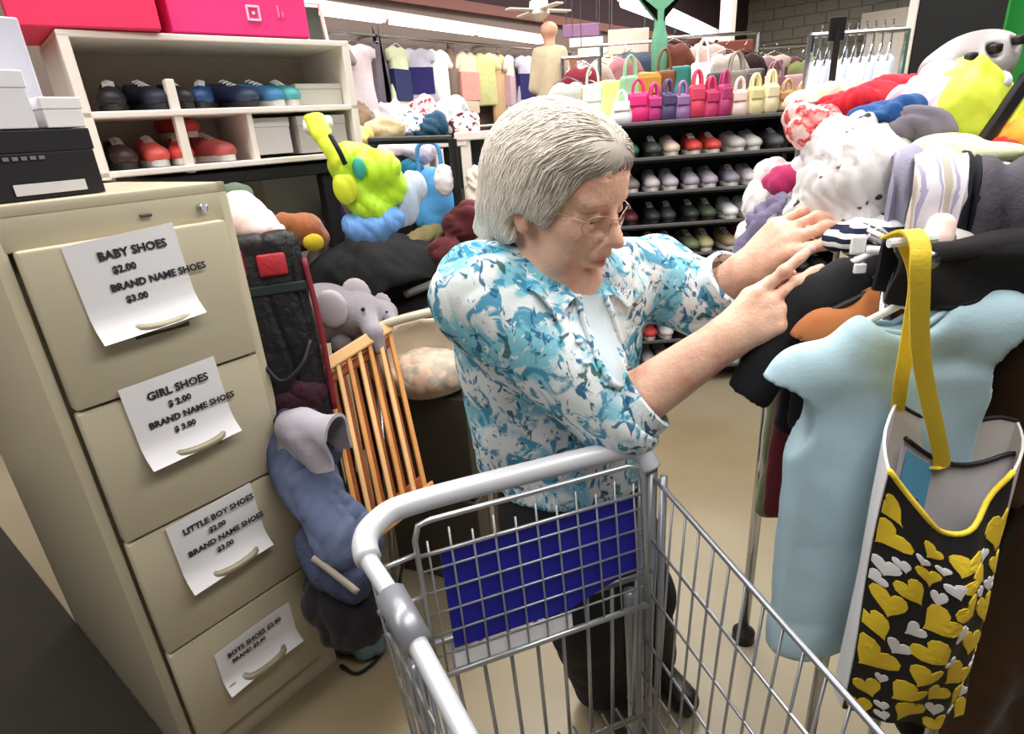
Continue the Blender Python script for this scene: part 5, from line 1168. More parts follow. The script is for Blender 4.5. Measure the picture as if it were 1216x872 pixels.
MB().rbox((fq(.08, .065) + fq(.62, .065)) / 2 - c2 * .004, (.345 * .54, .006, .026), .002, FR_).build('label_plate', M('white_plate', (222, 222, 226), .4), cart)
m = MB(); 
for v in (.82, .55): m.tube([kc(XL, .06, .665 + .245 * v), fq(0, v)], .0035, 6)
m.tube([kc(XL + .01, .09, .80), kc(XL + .035, .075, .79)], .008, 8); m.build('hinge_wire', wire_m, cart, smooth=True)['kind'] = 'stuff'
# frame, wheels
m = MB()
for x in (XL * .82, XR * .82): m.tube(bez([kc(x, .03, .66), kc(x, .05, .42), kc(x, .06, .2), kc(x, .2, .14), kc(x * .95, .75, .14)], 6), .011, 8)
m.tube([kc(XL * .82, .4, .14), kc(XR * .82, .4, .14)], .009, 8); m.tube([kc(XL * .82, .75, .14), kc(XR * .82, .75, .14)], .009, 8)
for x in (XL * .8, XR * .8): m.tube([kc(x, .62, .14), kc(x, .7, zb0)], .009, 8)
m.build('frame', plate, cart, smooth=True)
for x in (XL * .82, XR * .82):
    for d in (.1, .7):
        wl = MB().lathe([(.012, -.012), (.052, -.014), (.058, 0), (.052, .014), (.012, .012)], kc(x, d, .058), frame_from(c1), 20).build('wheel', black_m, cart, smooth=.6)
        MB().rbox(kc(x, d, .1), (.035, .03, .08), .006, np.stack([c1, c2, [0, 0, 1]], 1)).build('caster_fork', plate, wl)

# ================================================================== CLOTHES RACK ON THE RIGHT
RZ = 1.215
def rk(px, py, Y): return at(px, py, Y)
b0, b1 = np.array([.475, .645, RZ]), np.array([.60, 1.25, RZ])
md = unit(b1 - b0); gd = unit(np.cross(md, (0, 0, 1)))
rack = T('clothes_rack', 'chrome clothes rack at the right loaded with children clothes', 'rack', ((b0 + b1) / 2) * (1, 1, 0))
MB().tube([b0, b1], .010, 12).build('hanging_bar', chrome, rack, smooth=True)
u0, u1 = rk(1058, 186, .90), rk(1300, 214, .74)
MB().tube([u0, u1], .010, 12).build('upper_bar', chrome, rack, smooth=True)
for q in (b1, u1): MB().tube([(q[0], q[1], .04), q], .013, 10).build('upright', chrome, rack, smooth=True); MB().lathe([(.03, 0), (.03, .03), (.014, .045)], (q[0], q[1], 0)).build('foot', black_m, rack)
MB().tube([b1, (b1 + u0) / 2 + (0, 0, .0), u0], .011, 10).build('brace', chrome, rack, smooth=True)
bu = b0 + md * .09
MB().tube([(bu[0], bu[1], .04), bu], .010, 10).build('upright', chrome, rack, smooth=True)
MB().tube([b1 + gd * .05, (b1 + gd * .05) + (0, 0, .30)], .006, 8).build('sign_pole', black_m, rack)
MB().rbox(b1 + gd * .05 + (0, .004, .30), (.03, .006, .04), .002).build('sign_holder', black_m, rack)
whitep = M('white_plastic', (240, 240, 242), .4)
def hanger(O, g, wd, mat, parent, clip=None, drop=.05):
    m = MB(); g = unit(g); drop = max(.018, RZ - O[2] - .012); top = O + (0, 0, drop)
    m.tube(bez([O - g * wd / 2 - (0, 0, .028), O - g * wd * .12, O + (0, 0, .008), O + g * wd * .12, O + g * wd / 2 - (0, 0, .028)], 5), .005, 6)
    m.tube(bez([O, top - (0, 0, .02), top + md * .0 + g * .014 + (0, 0, .006), top + (0, 0, .022), top - g * .014 + (0, 0, .01)], 4), .0022, 6)
    return m.build('hanger', mat, parent, smooth=True)
def soft_shirt(nm, O, g, wd, ht, th, sleeves, mat, label, cat, folds_=.006, seed=1, vox=.0055, neck=True, hang=True, flare=1., group=None, rim=None):
    """garment on a hanger: O at the neck, g along the shoulders, hanging straight down; sleeves = [(side, length, angle down, radius)]"""
    g = unit(g); n = unit(np.cross(g, (0, 0, 1))); v = np.cross(n, g); v = v if v[2] > 0 else -v; R = np.stack([g, n, v], 1)
    r = T(nm, label, cat, (O[0], O[1], O[2] - ht), 0, group); ext = max(wd, ht) + .3
    lo = O - R[:, 0] * 0 - np.array([wd * .75 + .28, wd * .75 + .28, ht + .06]); hi = O + np.array([wd * .75 + .28, wd * .75 + .28, .10])
    s = SDF(lo, hi, vox); h = wd / 2
    zd = np.array([0, 0, -1.])
    s.box(O + zd * (ht * .55), (h * .86 * flare, th * .5, ht * .45), np.stack([g * 1, n, np.cross(g, n)], 1) if abs(g[2]) < .02 else np.stack([unit(g * (1, 1, 0)), unit(n * (1, 1, 0)), [0, 0, 1]], 1), rad=th * .45, k=0)
    s.cap(O - g * h * .8 + zd * .035, O + g * h * .8 + zd * .035, th * .62, th * .62, .03, flat=(n, .8)); s.cap(O - g * h * .3 + zd * .01, O + g * h * .3 + zd * .01, th * .5, th * .5, .03)
    for (sd_, ln, an, ra) in sleeves:
        a = O + g * sd_ * h * .84 + zd * .05; e = a + (g * sd_ * math.cos(an) + zd * math.sin(an)) * ln
        s.cap(a, e, ra, ra * .85, .02, flat=(n, max(.35, th * .6 / ra)))
        s.cap(e, e + (g * sd_ * math.cos(an) + zd * math.sin(an)) * .15, ra * 1.3, ra * 1.3, .003, True)
    if neck: s.ell(O + (0, 0, .022), (h * .34, th * 1.2, .04), R, .006, True)
    sm_ = 'blue' in nm
    def dsp(V):
        q = (V - O); u = q @ g; z = -q[:, 2]
        return folds_ * np.sin(u * 42 + seed + 2.2 * np.sin(z * 9 + seed)) * np.clip(z / ht, .1, 1) + folds_ * (.3 if sm_ else .6) * smooth_noise(V, seed, 4) + folds_ * (.7 if sm_ else 1.5) * creases(V, seed + 3, 3.5)
    s.build('fabric', mat, r, 1, dsp)
    if neck: MB().tube([O + g * h * .36 * math.cos(t_) + n * th * .42 * math.sin(t_) + zd * (-.006 + .020 * (1 - abs(math.cos(t_)))) for t_ in np.linspace(0, 2 * math.pi, 24, endpoint=False)], .0042, 6, closed=True).build('neck_rib', rim or mat, r, smooth=True)
    return r
X_ = np.array([1., 0, 0])
# the pale blue shirt, tilted up to the right
Ob = rk(1072, 378, .70); gb = unit(rk(1210, 338, .69) - rk(968, 402, .71))
r = soft_shirt('blue_shirt', Ob, gb, .285, .56, .05, [(-1, .06, .9, .045), (1, .08, .8, .05)], M('pale_blue_fleece', (176, 206, 220), .9, 0, .06, 9, .15, 220, sheen=.2), 'plain pale blue shirt hanging behind the yellow strapped tote on the rack', 'shirt', .008, 2, .005)
hanger(Ob + (0, 0, .012), gb, .26, whitep, r)
Or = rk(1078, 342, .76); gr = unit(rk(1200, 322, .76) - rk(965, 372, .76))
r = soft_shirt('brown_shirt', Or, gr, .27, .34, .035, [(-1, .05, .9, .04), (1, .05, .9, .04)], cloth((178, 110, 66)), 'rust brown shirt showing only its shoulders above the pale blue one', 'shirt', .004, 5, .005)
hanger(Or + (0, 0, .012), gr, .24, black_m, r)
Ok = rk(1036, 318, .80); gk = unit(np.array([1, -.05, 0.05]))
r = soft_shirt('black_shirt', Ok, gk, .20, .26, .055, [(-1, .185, 1.06, .036), (1, .10, .7, .04)], M('black_knit', (20, 21, 26), .9, 0, .2, 30, .3, 300), 'black long sleeved shirt under her fingertips on the rack', 'shirt', .004, 8, .005)
hanger(Ok + (0, 0, .012), gk, .2, whitep, r)
MB().rbox(rk(1019, 291, .772), (.019, .008, .025), .003).build('size_clip', whitep, r); MB().rbox(rk(1021, 319, .765), (.016, .006, .013), .002).build('size_clip', whitep, r)
MB().rbox(rk(889, 466, .80), (.018, .02, .02), .006).build('cuff_tag', whitep, r)
m = MB(); m.tube(bez([rk(1030, 297, .755), rk(1060, 298, .75), rk(1092, 300, .74), rk(1108, 292, .74)], 6), .0055, 8); m.build('hanger_arm', whitep, r, smooth=True)
# black tops at the upper right
for (px, py, Y, wd, lab, c, sdx) in ((1166, 288, .775, .26, 'black top with wide shoulders hanging at the right edge of the rack', (22, 20, 22), 11), (1120, 294, .80, .2, 'black vest hanging behind the yellow strap', (26, 26, 32), 12)):
    O = rk(px, py, Y); q = soft_shirt('black_tee', O, X_ + (0, .12, .03), wd, .3, .045, [(-1, .06, .8, .045), (1, .06, .8, .045)], cloth(c), lab, 'shirt', .004, sdx, .006)
    hanger(O + (0, 0, .012), X_, wd * .9, whitep, q, drop=.05)
# shirts hanging further along the bar, seen past the blue one
for (px, py, Y, wd, ht, c, lab, sdx) in ((1000, 372, .90, .20, .40, (120, 50, 60), 'maroon shirt hanging deep on the rack behind the black one', 21), (985, 372, .97, .2, .42, (150, 160, 120), 'sage green shirt hanging deep on the rack behind the maroon one', 22), (1004, 360, .86, .19, .22, (28, 26, 30), 'short charcoal shirt hanging right behind the black sleeve', 23), (985, 352, 1.06, .22, .40, (196, 190, 190), 'pale grey shirt hanging at the far end of the rack', 24)):
    q = soft_shirt('hanging_shirt', rk(px, py, Y), gd, wd, ht, .035, [(-1, .05, 1.0, .035), (1, .05, 1.0, .035)], cloth(c), lab, 'shirt', .005, sdx, .0065, group=None); hanger(rk(px, py, Y) + (0, 0, .01), gd, wd * .85, whitep, q, drop=.05)
# dark brown coat at the right edge
Oc = rk(1385, 330, .74)
q = soft_shirt('brown_coat', Oc, X_ + (0, -.05, 0), .30, .92, .10, [(-1, .30, 1.45, .045), (1, .3, 1.4, .05)], cloth((66, 44, 24)), 'long dark brown coat hanging at the right edge beside the tote', 'coat', .009, 31, .008)
Od = rk(1310, 380, .84)
q = soft_shirt('black_dress', Od, X_ + (0, -.05, 0), .30, .90, .10, [(-1, .1, 1.2, .05)], cloth((22, 18, 16)), 'long black dress hanging behind the dark brown coat', 'dress', .009, 33, .008, flare=1.15)

for O_, w_ in ((Oc, .26), (Od, .26)): hanger(O_ + (0, 0, .012), X_, w_, whitep, bpy.data.objects['brown_coat'] if O_ is Oc else bpy.data.objects['black_dress'])
MB().tube([Od + (-.18, .03, RZ - Od[2]), Od * (1, 1, 0) + (0, 0, RZ), Oc * (1, 1, 0) + (0, 0, RZ), Oc + (.2, -.04, RZ - Oc[2])], .010, 10).build('side_bar', chrome, rack, smooth=True)
for O_ in (Od + (-.18, .03, 0), Oc + (.2, -.04, 0)): MB().tube([(O_[0], O_[1], .03), (O_[0], O_[1], RZ)], .010, 8).build('upright', chrome, rack, smooth=True)

# ------------------------------------------------ yellow strapped tote with hearts
tote = T('tote_bag', 'black tote bag printed with yellow and white hearts hanging by yellow straps', 'bag', rk(1060, 860, .62))
print_m = bpy.data.materials.new('heart_print'); print_m.use_nodes = True; print_m.node_tree.nodes['Principled BSDF'].inputs['Base Color'].default_value = lin((20, 18, 20)) + (1,); print_m.node_tree.nodes['Principled BSDF'].inputs['Roughness'].default_value = .8
yel = M('yellow_print', (238, 204, 52), .75, 0, .06, 20); wht = M('white_print_cloth', (236, 234, 236), .75, 0, .04, 20); strapm = M('yellow_webbing', (236, 206, 60), .6, 0, .08, 14, .3, 400)
lining = M('grey_lining', (206, 200, 196), .8, 0, .08, 12); bluel = M('blue_label', (110, 184, 228), .6)
TY = .60
L_top, R_top, L_bot, R_bot = rk(1056, 560, TY - .035), rk(1200, 560, TY + .0), rk(1000, 838, TY - .01), rk(1140, 852, TY + .03)
def tote_front(u, v):
    """u across, v down; belly swells towards the viewer, mouth sags in the middle"""
    p = (L_top * (1 - u) + R_top * u) * (1 - v) + (L_bot * (1 - u) + R_bot * u) * v
    bel = math.sin(math.pi * u) * (.022 + .03 * math.sin(math.pi * min(1, v * 1.05)))
    sag = -.072 * math.sin(math.pi * u) * max(0, 1 - v * 3.2)
    return p + np.array([0, -bel + .004 * math.sin(u * 17 + v * 6), sag + .004 * math.sin(u * 9 + 4 * v)])
def tote_back(u, v):
    a, b = rk(1064, 478, TY + .06), rk(1208, 500, TY + .075); c_, d_ = L_bot + (.004, .03, .0), R_bot + (.004, .02, 0)
    p = (a * (1 - u) + b * u) * (1 - v) + (c_ * (1 - u) + d_ * u) * v
    return p + np.array([0, .012 * math.sin(math.pi * u), -.022 * math.sin(math.pi * min(1, u * 1.15)) * max(0, 1 - 2.5 * v)])
G = np.array([[tote_front(u, v) for v in np.linspace(0, 1, 26)] for u in np.linspace(0, 1, 22)]); front = MB().sheet(G, .003).build('front_panel', print_m, tote, smooth=1.)
G = np.array([[tote_back(u, v) for v in np.linspace(0, 1, 20)] for u in np.linspace(0, 1, 18)]); MB().sheet(G, .003).build('back_panel', lining, tote, smooth=1.)
for e_, nm_, mt_ in ((0, 'side_gusset', wht), (1, 'side_gusset', lining)):
    G = np.array([[tote_front(e_, v) * (1 - t_) + tote_back(e_, v) * t_ + np.array([(.010 if e_ else -.010) * math.sin(math.pi * t_) * (1 - v), 0, 0]) for v in np.linspace(0, 1, 16)] for t_ in np.linspace(0, 1, 6)]); MB().sheet(G, .003).build(nm_, mt_, tote, smooth=1.)
# inner pocket with its black edge and blue label
def pocket(u, v): return tote_back(u * .9 + .06, .085 + .34 * v) + np.array([0, -.016 - .012 * math.sin(math.pi * u), -.012 * math.sin(math.pi * u) * (1 - v)])
G = np.array([[pocket(u, v) for v in np.linspace(0, 1, 8)] for u in np.linspace(0, 1, 12)]); MB().sheet(G, .002).build('inner_pocket', M('pale_pocket', (226, 222, 226), .8), tote, smooth=1.)
MB().tube([pocket(u, -.02) + (0, -.003, 0) for u in np.linspace(0, 1, 14)], .0035, 6).build('pocket_edge', black_m, tote, smooth=True)
G = np.array([[pocket(.03 + .24 * u, .06 + .9 * v) + (0, -.004, 0) for v in np.linspace(0, 1, 5)] for u in np.linspace(0, 1, 4)]); lb = MB().sheet(G, .0015).build('blue_label', bluel, tote, smooth=1.)
MB().ball(pocket(.17, .5) + (0, -.006, 0), (.006, .002, .007), None, 8, 6).build('label_mark', M('navy_print', (40, 60, 110), .6), lb, smooth=True)
MB().tube([tote_front(u, 0) + (0, 0, .001) for u in np.linspace(0, 1, 22)], .0035, 6).build('front_hem', strapm, tote, smooth=True)
m = MB(); m.tube([tote_back(u, 0) for u in np.linspace(0, 1, 18)], .003, 6); m.build('back_hem', print_m, tote, smooth=True)
# hearts laid on the front, real appliques with a hair of thickness
def heart(s, a, sq):
    P = []
    for t_ in np.linspace(0, 2 * math.pi, 20, endpoint=False):
        x = 16 * math.sin(t_) ** 3; y = 13 * math.cos(t_) - 5 * math.cos(2 * t_) - 2 * math.cos(3 * t_) - math.cos(4 * t_); x, y = x / 17 * s * sq, (y + 2) / 17 * s
        P.append((x * math.cos(a) - y * math.sin(a), x * math.sin(a) + y * math.cos(a)))
    return P
def patch(u0, v0, poly, mat, nm, asp):
    V = []; k_ = len(poly)
    for (sc_, lift) in ((1, .0008), (1, .0030), (.5, .0034), (.001, .0034)):
        for (x, y) in poly:
            u, v = min(.992, max(.008, u0 + x * sc_)), min(.995, max(.03, v0 - y * sc_ * asp)); p = tote_front(u, v); q = unit(np.cross(tote_front(min(1, u + .01), v) - tote_front(max(0, u - .01), v), tote_front(u, min(1, v + .01)) - tote_front(u, v - .01)))
            q = q if q[1] < 0 else -q; V.append(p + q * lift)
    f = [(j * k_ + i, j * k_ + (i + 1) % k_, (j + 1) * k_ + (i + 1) % k_, (j + 1) * k_ + i) for j in range(3) for i in range(k_)]
    MB().add(V, f).build(nm, mat, front)
asp = .145 / .30; rr = np.random.default_rng(5); placed = []
for s_, n_, mt_, nm_ in ((.145, 12, yel, 'yellow_heart'), (.12, 22, yel, 'yellow_heart'), (.085, 40, wht, 'white_heart'), (.062, 70, wht, 'white_heart')):
    got = 0
    for _ in range(3500):
        u, v = rr.uniform(.03, .97), rr.uniform(.08, .98)
        if v < .10 + .05 * math.sin(math.pi * u): continue
        s2 = s_ * rr.uniform(.85, 1.1)
        if all(math.hypot(u - a, (v - b) / asp) > (s2 + c_) * .86 for a, b, c_ in placed):
            placed.append((u, v, s2)); patch(u, v, heart(s2, rr.uniform(-.9, .9), rr.uniform(.8, 1.1)), mt_, nm_, asp); got += 1
            if got >= n_: break
# straps
def strap(P, wd, nm):
    B_ = bez(P, 8); G = np.zeros((len(B_), 3, 3))
    for i, p in enumerate(B_):
        for j in range(3): G[i, j] = p + np.array([wd * (j - 1) / 2, .0025 * (j - 1) ** 2, 0])
    MB().sheet(G, .003).build(nm, strapm, tote, smooth=1.)
tp_ = rk(1094, 292, TY)
strap([pocket(.30, .06) + (0, -.008, 0), pocket(.30, -.05) + (0, -.010, .004), rk(1096, 430, TY + .01), rk(1094, 330, TY - .008), tp_, tp_ + (0, .02, .012), tp_ + (0, .05, .0)], .021, 'strap')
strap([tote_back(.04, .02) + (0, .0, 0), rk(1072, 450, TY + .045), rk(1082, 390, TY + .04), rk(1089, 330, TY + .03), tp_ + (0, .03, .004)], .017, 'strap')
MB().tube([tp_ + (-.02, .022, .0), tp_ + (.03, .022, .002)], .005, 8).build('hook_bar', whitep, tote)

# ------------------------------------------------ clothes thrown over the top of the rack
stripe = Mprint('navy_stripe', [(30, 36, 60), (230, 230, 232)], 22, None, .85, (1, 1, 1), 'Z', distort=1.5)
lav = Mprint('lavender_stripe', [(236, 232, 242), (188, 180, 216), (244, 240, 240), (214, 204, 190)], 10, None, .85, (1, 1, 1), 'X', distort=1.)
speck = Mprint('white_speckle', [(206, 204, 204), (210, 206, 206), (206, 186, 190), (50, 62, 66)], 44, [0, .66, .69, .72], .85, (1, 1, 1), 'noise', 1.)
def over(nm, px, py, Y, wd, drop_f, drop_b, rad, mat, label, cat='shirt', yaw=0., th=.006, seed=0):
    """garment folded over a bar: inverted U with a rounded top; runs along the bar by wd"""
    c = rk(px, py, Y); d = np.array([math.cos(yaw), math.sin(yaw), 0]); n = np.array([-d[1], d[0], 0]); G = []
    prof = [(-rad * 1.05, -drop_f * (1 - t_)) for t_ in np.linspace(0, 1, 8)] + [(-rad * math.cos(t_), rad * math.sin(t_)) for t_ in np.linspace(.2, math.pi - .2, 10)] + [(rad * 1.05, -drop_b * t_) for t_ in np.linspace(0, 1, 6)]
    for i, t_ in enumerate(np.linspace(-.5, .5, 9)):
        G.append([c + d * wd * t_ + n * (p + .008 * math.sin(t_ * 9 + seed + k_ * .5) * (1 if k_ < 8 else .4)) + np.array([0, 0, z - rad + .006 * math.sin(t_ * 7 + seed)]) for k_, (p, z) in enumerate(prof)])
    r = T(nm, label, cat, c - (0, 0, drop_f)); MB().sheet(np.array(G), th).build('fabric', mat, r, smooth=1.2)
    m = MB(); m.tube([np.array(g_[0]) for g_ in G], .004, 6); m.build('hem', mat, r, smooth=True); return r
pile = [('heap_white', [(rk(1010, 215, .95), (.075, .07, .075)), (rk(985, 250, .95), (.06, .06, .05)), (rk(1045, 225, .95), (.05, .06, .06)), (rk(1000, 175, 1.0), (.06, .06, .05)), (rk(1035, 180, 1.0), (.055, .06, .045)), (rk(1020, 265, .92), (.07, .05, .035))], speck, 'large white printed nightshirt heaped on top of the rack', 'nightshirt'),
        ('red_white_shirt', [(rk(965, 150, 1.05), (.04, .05, .035)), (rk(978, 165, 1.03), (.03, .04, .025)), (rk(948, 140, 1.08), (.025, .04, .025))], Mprint('red_white', [(226, 60, 70), (246, 214, 206), (214, 50, 60), (244, 150, 150)], 34, [0, .45, .52, .6]), 'red and pale pink striped shirt at the far left end of the heap', 'shirt'),
        ('red_shirt', [(rk(1040, 118, 1.12), (.07, .05, .028)), (rk(1075, 120, 1.12), (.045, .05, .034)), (rk(1005, 122, 1.14), (.05, .04, .02))], cloth((206, 40, 56)), 'bright red shirt spread along the back of the heap', 'shirt'),
        ('cream_shirt', [(rk(1000, 112, 1.2), (.07, .05, .018)), (rk(965, 122, 1.2), (.05, .05, .02))], cloth((222, 206, 184)), 'cream shirt beyond the bright red one on the heap', 'shirt'),
        ('blue_scarf', [(rk(1040, 138, 1.0), (.035, .04, .014)), (rk(1062, 132, 1.0), (.03, .04, .016))], cloth((44, 84, 140)), 'small blue scarf lying between red shirt and white nightshirt', 'scarf'),
        ('grey_shirt', [(rk(1078, 148, .98), (.045, .05, .026)), (rk(1100, 160, .96), (.03, .04, .02))], cloth((120, 112, 124)), 'grey shirt crumpled beside the blue scarf', 'shirt'),
        ('pink_shirt', [(rk(1095, 122, 1.02), (.045, .05, .04)), (rk(1100, 136, 1.0), (.028, .04, .03))], cloth((232, 206, 220)), 'pale pink shirt left of the neon backpack', 'shirt'),
        ('magenta_top', [(rk(930, 218, 1.08), (.03, .04, .03)), (rk(945, 232, 1.06), (.022, .03, .02))], cloth((178, 50, 100)), 'magenta top hanging just above her far hand', 'top'),
        ('white_blouse', [(rk(925, 205, 1.1), (.035, .04, .022)), (rk(905, 240, 1.1), (.022, .04, .04)), (rk(890, 280, 1.1), (.018, .04, .02)), (rk(955, 210, 1.05), (.03, .04, .04))], cloth((234, 224, 224)), 'white blouse with a drooping sleeve left of the heap', 'blouse'),
        ('violet_grey_top', [(rk(905, 268, 1.02), (.028, .04, .035)), (rk(925, 248, 1.02), (.03, .04, .03)), (rk(890, 300, 1.02), (.02, .03, .03))], cloth((108, 100, 128)), 'violet grey top hanging behind her far wrist', 'top'),
        ('spotted_top', [(rk(930, 270, .98), (.03, .04, .03)), (rk(955, 250, .98), (.03, .04, .03))], Mprint('spot_print', [(238, 232, 232), (60, 56, 72)], 60, [0, .62]), 'white top with dark spots behind her far fingers', 'top'),
        ('orange_hat', [(rk(1200, 170, .95), (.035, .05, .03)), (rk(1225, 165, .95), (.04, .05, .03))], cloth((238, 170, 66)), 'orange yellow knit hat at the right edge of the heap', 'hat'),
        ('red_hat', [(rk(1180, 178, .93), (.02, .04, .022))], cloth((190, 50, 44)), 'dull red knit hat between the backpack and the orange hat', 'hat'),
        ('grey_jacket', [(rk(1205, 135, 1.05), (.06, .05, .035)), (rk(1230, 125, 1.05), (.05, .05, .03))], cloth((96, 92, 96)), 'dark grey jacket folded under the green banner', 'jacket'),
        ('striped_shirt', [(rk(1045, 278, .84), (.055, .04, .018)), (rk(1075, 268, .84), (.035, .04, .02)), (rk(1010, 284, .85), (.03, .03, .012))], stripe, 'navy and white striped shirt right of her fingertips', 'shirt')]
for i, (nm, balls, mt_, lab, ct) in enumerate(pile):
    q = blob(nm if nm != 'heap_white' else 'nightshirt', balls, mt_, None, .0042, .012, .0075, 19, 40 + i, 1); tag(q, lab, ct, 'clothes heaped on top of the rack')
over('grey_shirt', 366, 492, 1.225, .14, .075, .06, .040, cloth((158, 152, 162)), 'crumpled pale grey shirt draped over the top of the jeans', seed=9, yaw=-.35, th=.008)
sleeve_m = M('grey_violet_cloth', (150, 148, 170), .85, 0, .14, 16, .3, 200)
over('folded_shirt', 1080, 178, .86, .035, .13, .1, .040, sleeve_m, 'grey violet shirt folded over the bar beside the white nightshirt', seed=1, yaw=-.5)
over('folded_shirt', 1118, 180, .80, .055, .13, .1, .045, lav, 'white shirt with lavender stripes folded over the bar', seed=2, yaw=-.5)
over('folded_shirt', 1152, 186, .79, .022, .13, .1, .045, M('navy_knit', (24, 26, 38), .9, 0, .1, 20), 'narrow navy black shirt folded over the bar right of the striped one', seed=3, yaw=-.5)
over('folded_shirt', 1192, 192, .77, .05, .13, .1, .048, M('charcoal_knit', (74, 70, 80), .85, 0, .3, 14, .4, 120), 'charcoal knit shirt folded over the bar at the right edge', seed=4, yaw=-.5)
over('folded_shirt', 1158, 282, .705, .20, .055, .05, .018, M('black_cotton', (18, 17, 19), .9, 0, .2, 20, .4, 30, bdist=.008), 'black shirt folded over the lower bar right of the yellow strap', seed=6, yaw=-.05)
over('folded_shirt', 1175, 276, .74, .10, .03, .03, .014, cloth((232, 226, 220)), 'white shirt hem lying under the charcoal knit', seed=5, yaw=-.1)
q = blob('pale_strip', [(rk(1110, 286, .73), (.02, .02, .018)), (rk(1118, 268, .74), (.014, .02, .018))], cloth((246, 214, 206)), None, .005, .01, .003, 10, 3); tag(q, 'pale pink cloth tag above the yellow strap', 'cloth')
q = blob('yellow_green_shirt', [(rk(1160, 182, .88), (.07, .04, .014)), (rk(1120, 172, .9), (.04, .04, .012))], cloth((226, 232, 190)), None, .005, .02, .003, 9, 7); tag(q, 'pale lime shirt lying under the neon backpack', 'shirt')

# ------------------------------------------------ neon backpack and the cap on top of it
bp_c = rk(1140, 130, 1.0); bpk = T('backpack', 'neon yellow backpack with a black diagonal band on top of the rack', 'backpack', bp_c - (0, 0, .08))
a_ = rk(1170, 92, 1.02); b_ = rk(1118, 168, .98); BR = frame_from(a_ - b_, (1, 0, 0)); BR = np.stack([unit(np.cross((0, 1, 0), unit(a_ - b_))), np.cross(unit(a_ - b_), unit(np.cross((0, 1, 0), unit(a_ - b_)))), unit(a_ - b_)], 1)
nm_ = M('neon_lime', (224, 236, 76), .5, 0, .1, 14, .2, 60)
s = SDF(bp_c - .2, bp_c + .2, .005); s.box(bp_c, (.055, .04, .065), BR, .02, 0); s.ell(bp_c - BR[:, 2] * .02, (.06, .05, .06), BR, .03); s.build('body', nm_, bpk, 1, lambda V: .004 * smooth_noise(V, 5, 8) - .003 * creases(V, 9, 8))
def bq(x, y, z): return bp_c + BR @ np.array([x, y, z])
yb = -1 if BR[1, 1] > 0 else 1
MB().rbox(bq(.026, yb * .055, -.005), (.022, .012, .14), .004, BR).build('black_band', black_m, bpk); MB().rbox(bq(.052, yb * .050, -.012), (.018, .012, .11), .004, BR).build('side_pocket', nm_, bpk)
MB().tube(bez([bq(-.02, 0, .065), bq(-.015, 0, .09), bq(.015, 0, .09), bq(.02, 0, .065)], 5), .006, 6).build('handle', black_m, bpk, smooth=True)
cap_c = rk(1140, 72, 1.06); cp_ = T('bike_helmet', 'grey and white bike helmet lying above the neon backpack', 'helmet', cap_c - (0, 0, .05))
s = SDF(cap_c - .16, cap_c + .16, .005); hd_ = frame_from((-.35, -.1, .9)); s.ell(cap_c + (.01, 0, -.012), (.06, .075, .042), hd_[:, [1, 0, 2]] if False else None, 0); s.ell(cap_c + (.03, 0, .012), (.045, .06, .03), k=.02)
for k_ in range(3): s.ell(cap_c + (-.03 + .035 * k_, -.07, .0 + .008 * k_), (.010, .03, .012), k=.004, sub=True)
s.build('shell', M('helmet_grey', (166, 160, 160), .4, 0, .2, 14), cp_, 1)
blob('white_front', [(cap_c + (-.052, -.03, -.018), (.026, .03, .02))], M('helmet_white', (226, 228, 226), .35), cp_, .004, .01, 0)
for k_ in range(3): MB().rbox(cap_c + (-.03 + .035 * k_, -.064, .0 + .010 * k_), (.012, .02, .014), .004).build('vent', black_m, cp_)
q = blob('white_shirt', [(rk(1178, 98, 1.0), (.022, .03, .022)), (rk(1165, 112, .99), (.02, .03, .016))], cloth((224, 226, 238)), None, .005, .012, .004, 12, 6); tag(q, 'small white shirt tucked between backpack and green banner', 'shirt')

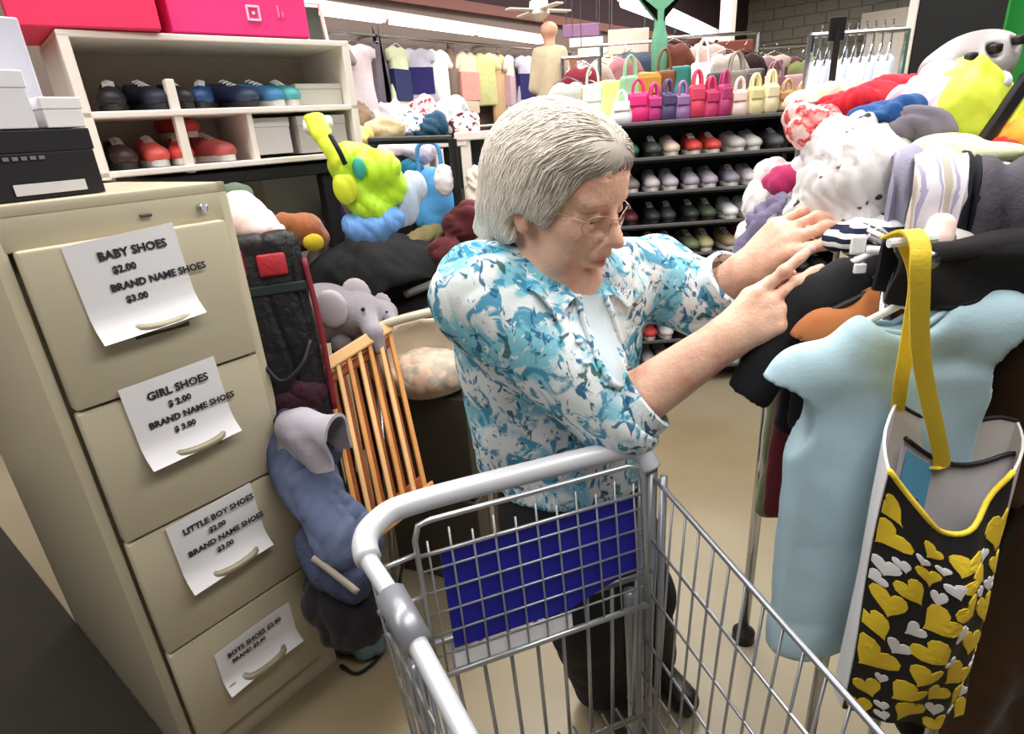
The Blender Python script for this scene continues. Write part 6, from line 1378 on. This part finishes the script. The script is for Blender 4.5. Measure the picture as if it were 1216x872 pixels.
# ------------------------------------------------ white hangers row, board and banner behind
for i in range(9):
    px = 972 + i * 10.5; c_ = [(236, 236, 244), (206, 210, 232), (244, 240, 246), (214, 222, 240), (232, 226, 238)][i % 5]
    hung_garment(rk(px, 70 - i * .9, 1.9), (.55, .83, 0), c_, '%s shirt, %s from the left on the far white rail' % (['white', 'pale blue', 'bright white', 'ice blue', 'lilac white'][i % 5], nth(i)), 'pale shirts on the far white rail', .2, .3, .06, 'shirt', .028)
q0, q1 = rk(960, 70, 1.9), rk(1075, 62, 1.9); rr_ = T('clothes_rail', 'chrome rail of pale shirts beyond the heap', 'rack', ((q0 + q1) / 2) * (1, 1, 0))
MB().tube([q0 + (0, 0, .06), q1 + (0, 0, .06)], .008, 8).build('rail', chrome, rr_)
for q_ in (q0, q1): MB().tube([(q_[0], q_[1], .0), q_ + (0, 0, .06)], .010, 8).build('upright', chrome, rr_)
bd = T('notice_board', 'large black board standing behind the heap of clothes', 'board', rk(1150, 60, 1.9) * (1, 1, 0))
e0, e1 = rk(1090, 20, 1.9), rk(1230, -40, 1.75); bx_ = unit((e1 - e0) * (1, 1, 0)); BDR = np.stack([bx_, np.cross((0, 0, 1), bx_), [0, 0, 1]], 1)
bw = .62; bc = e0 + bx_ * bw / 2 + (0, 0, -.06); MB().rbox(bc, (bw, .03, .46), .004, BDR).build('panel', M('board_black', (16, 15, 17), .6), bd)
for q_ in (.04, bw - .04): MB().rbox(e0 * (1, 1, 0) + bx_ * q_ + (0, 0, (bc[2] - .1) / 2) + BDR[:, 1] * .03, (.03, .02, bc[2] - .1), .003, BDR).build('leg', black_m, bd)
MB().rbox(bc + (0, 0, .245), (bw + .04, .04, .03), .004, BDR).build('top_trim', white_p, bd); MB().rbox(bc - bx_ * (bw / 2 + .012), (.022, .04, .48), .004, BDR).build('side_trim', white_p, bd)
gb0 = rk(1174, 119, 1.25); gn = T('green_banner', 'green banner sheet hanging at the upper right edge', 'banner', gb0 * (1, 1, 0))
G = np.array([[gb0 + np.array([.26 * u, .03 * math.sin(u * 9) - .05 * u, .34 * v]) for v in np.linspace(0, 1, 8)] for u in np.linspace(0, 1, 16)]); MB().sheet(G, .004).build('sheet', M('banner_green', (44, 150, 62), .55, 0, .08, 6), gn, smooth=1.)
MB().tube([gb0 + (-.004, 0, -.006), gb0 + (.27, -.05, -.006)], .007, 8).build('bottom_rod', black_m, gn); MB().tube([gb0 * (1, 1, 0) + (.15, .06, 0), gb0 + (.15, .06, .36)], .012, 8).build('pole', black_m, gn); MB().tube([gb0 + (-.004, 0.0, .345), gb0 + (.27, -.05, .345)], .007, 8).build('top_rod', black_m, gn)
MB().tube([gb0 + (.15, .06, .34), gb0 + (.15, -.02, .345)], .008, 6).build('clamp', black_m, gn)
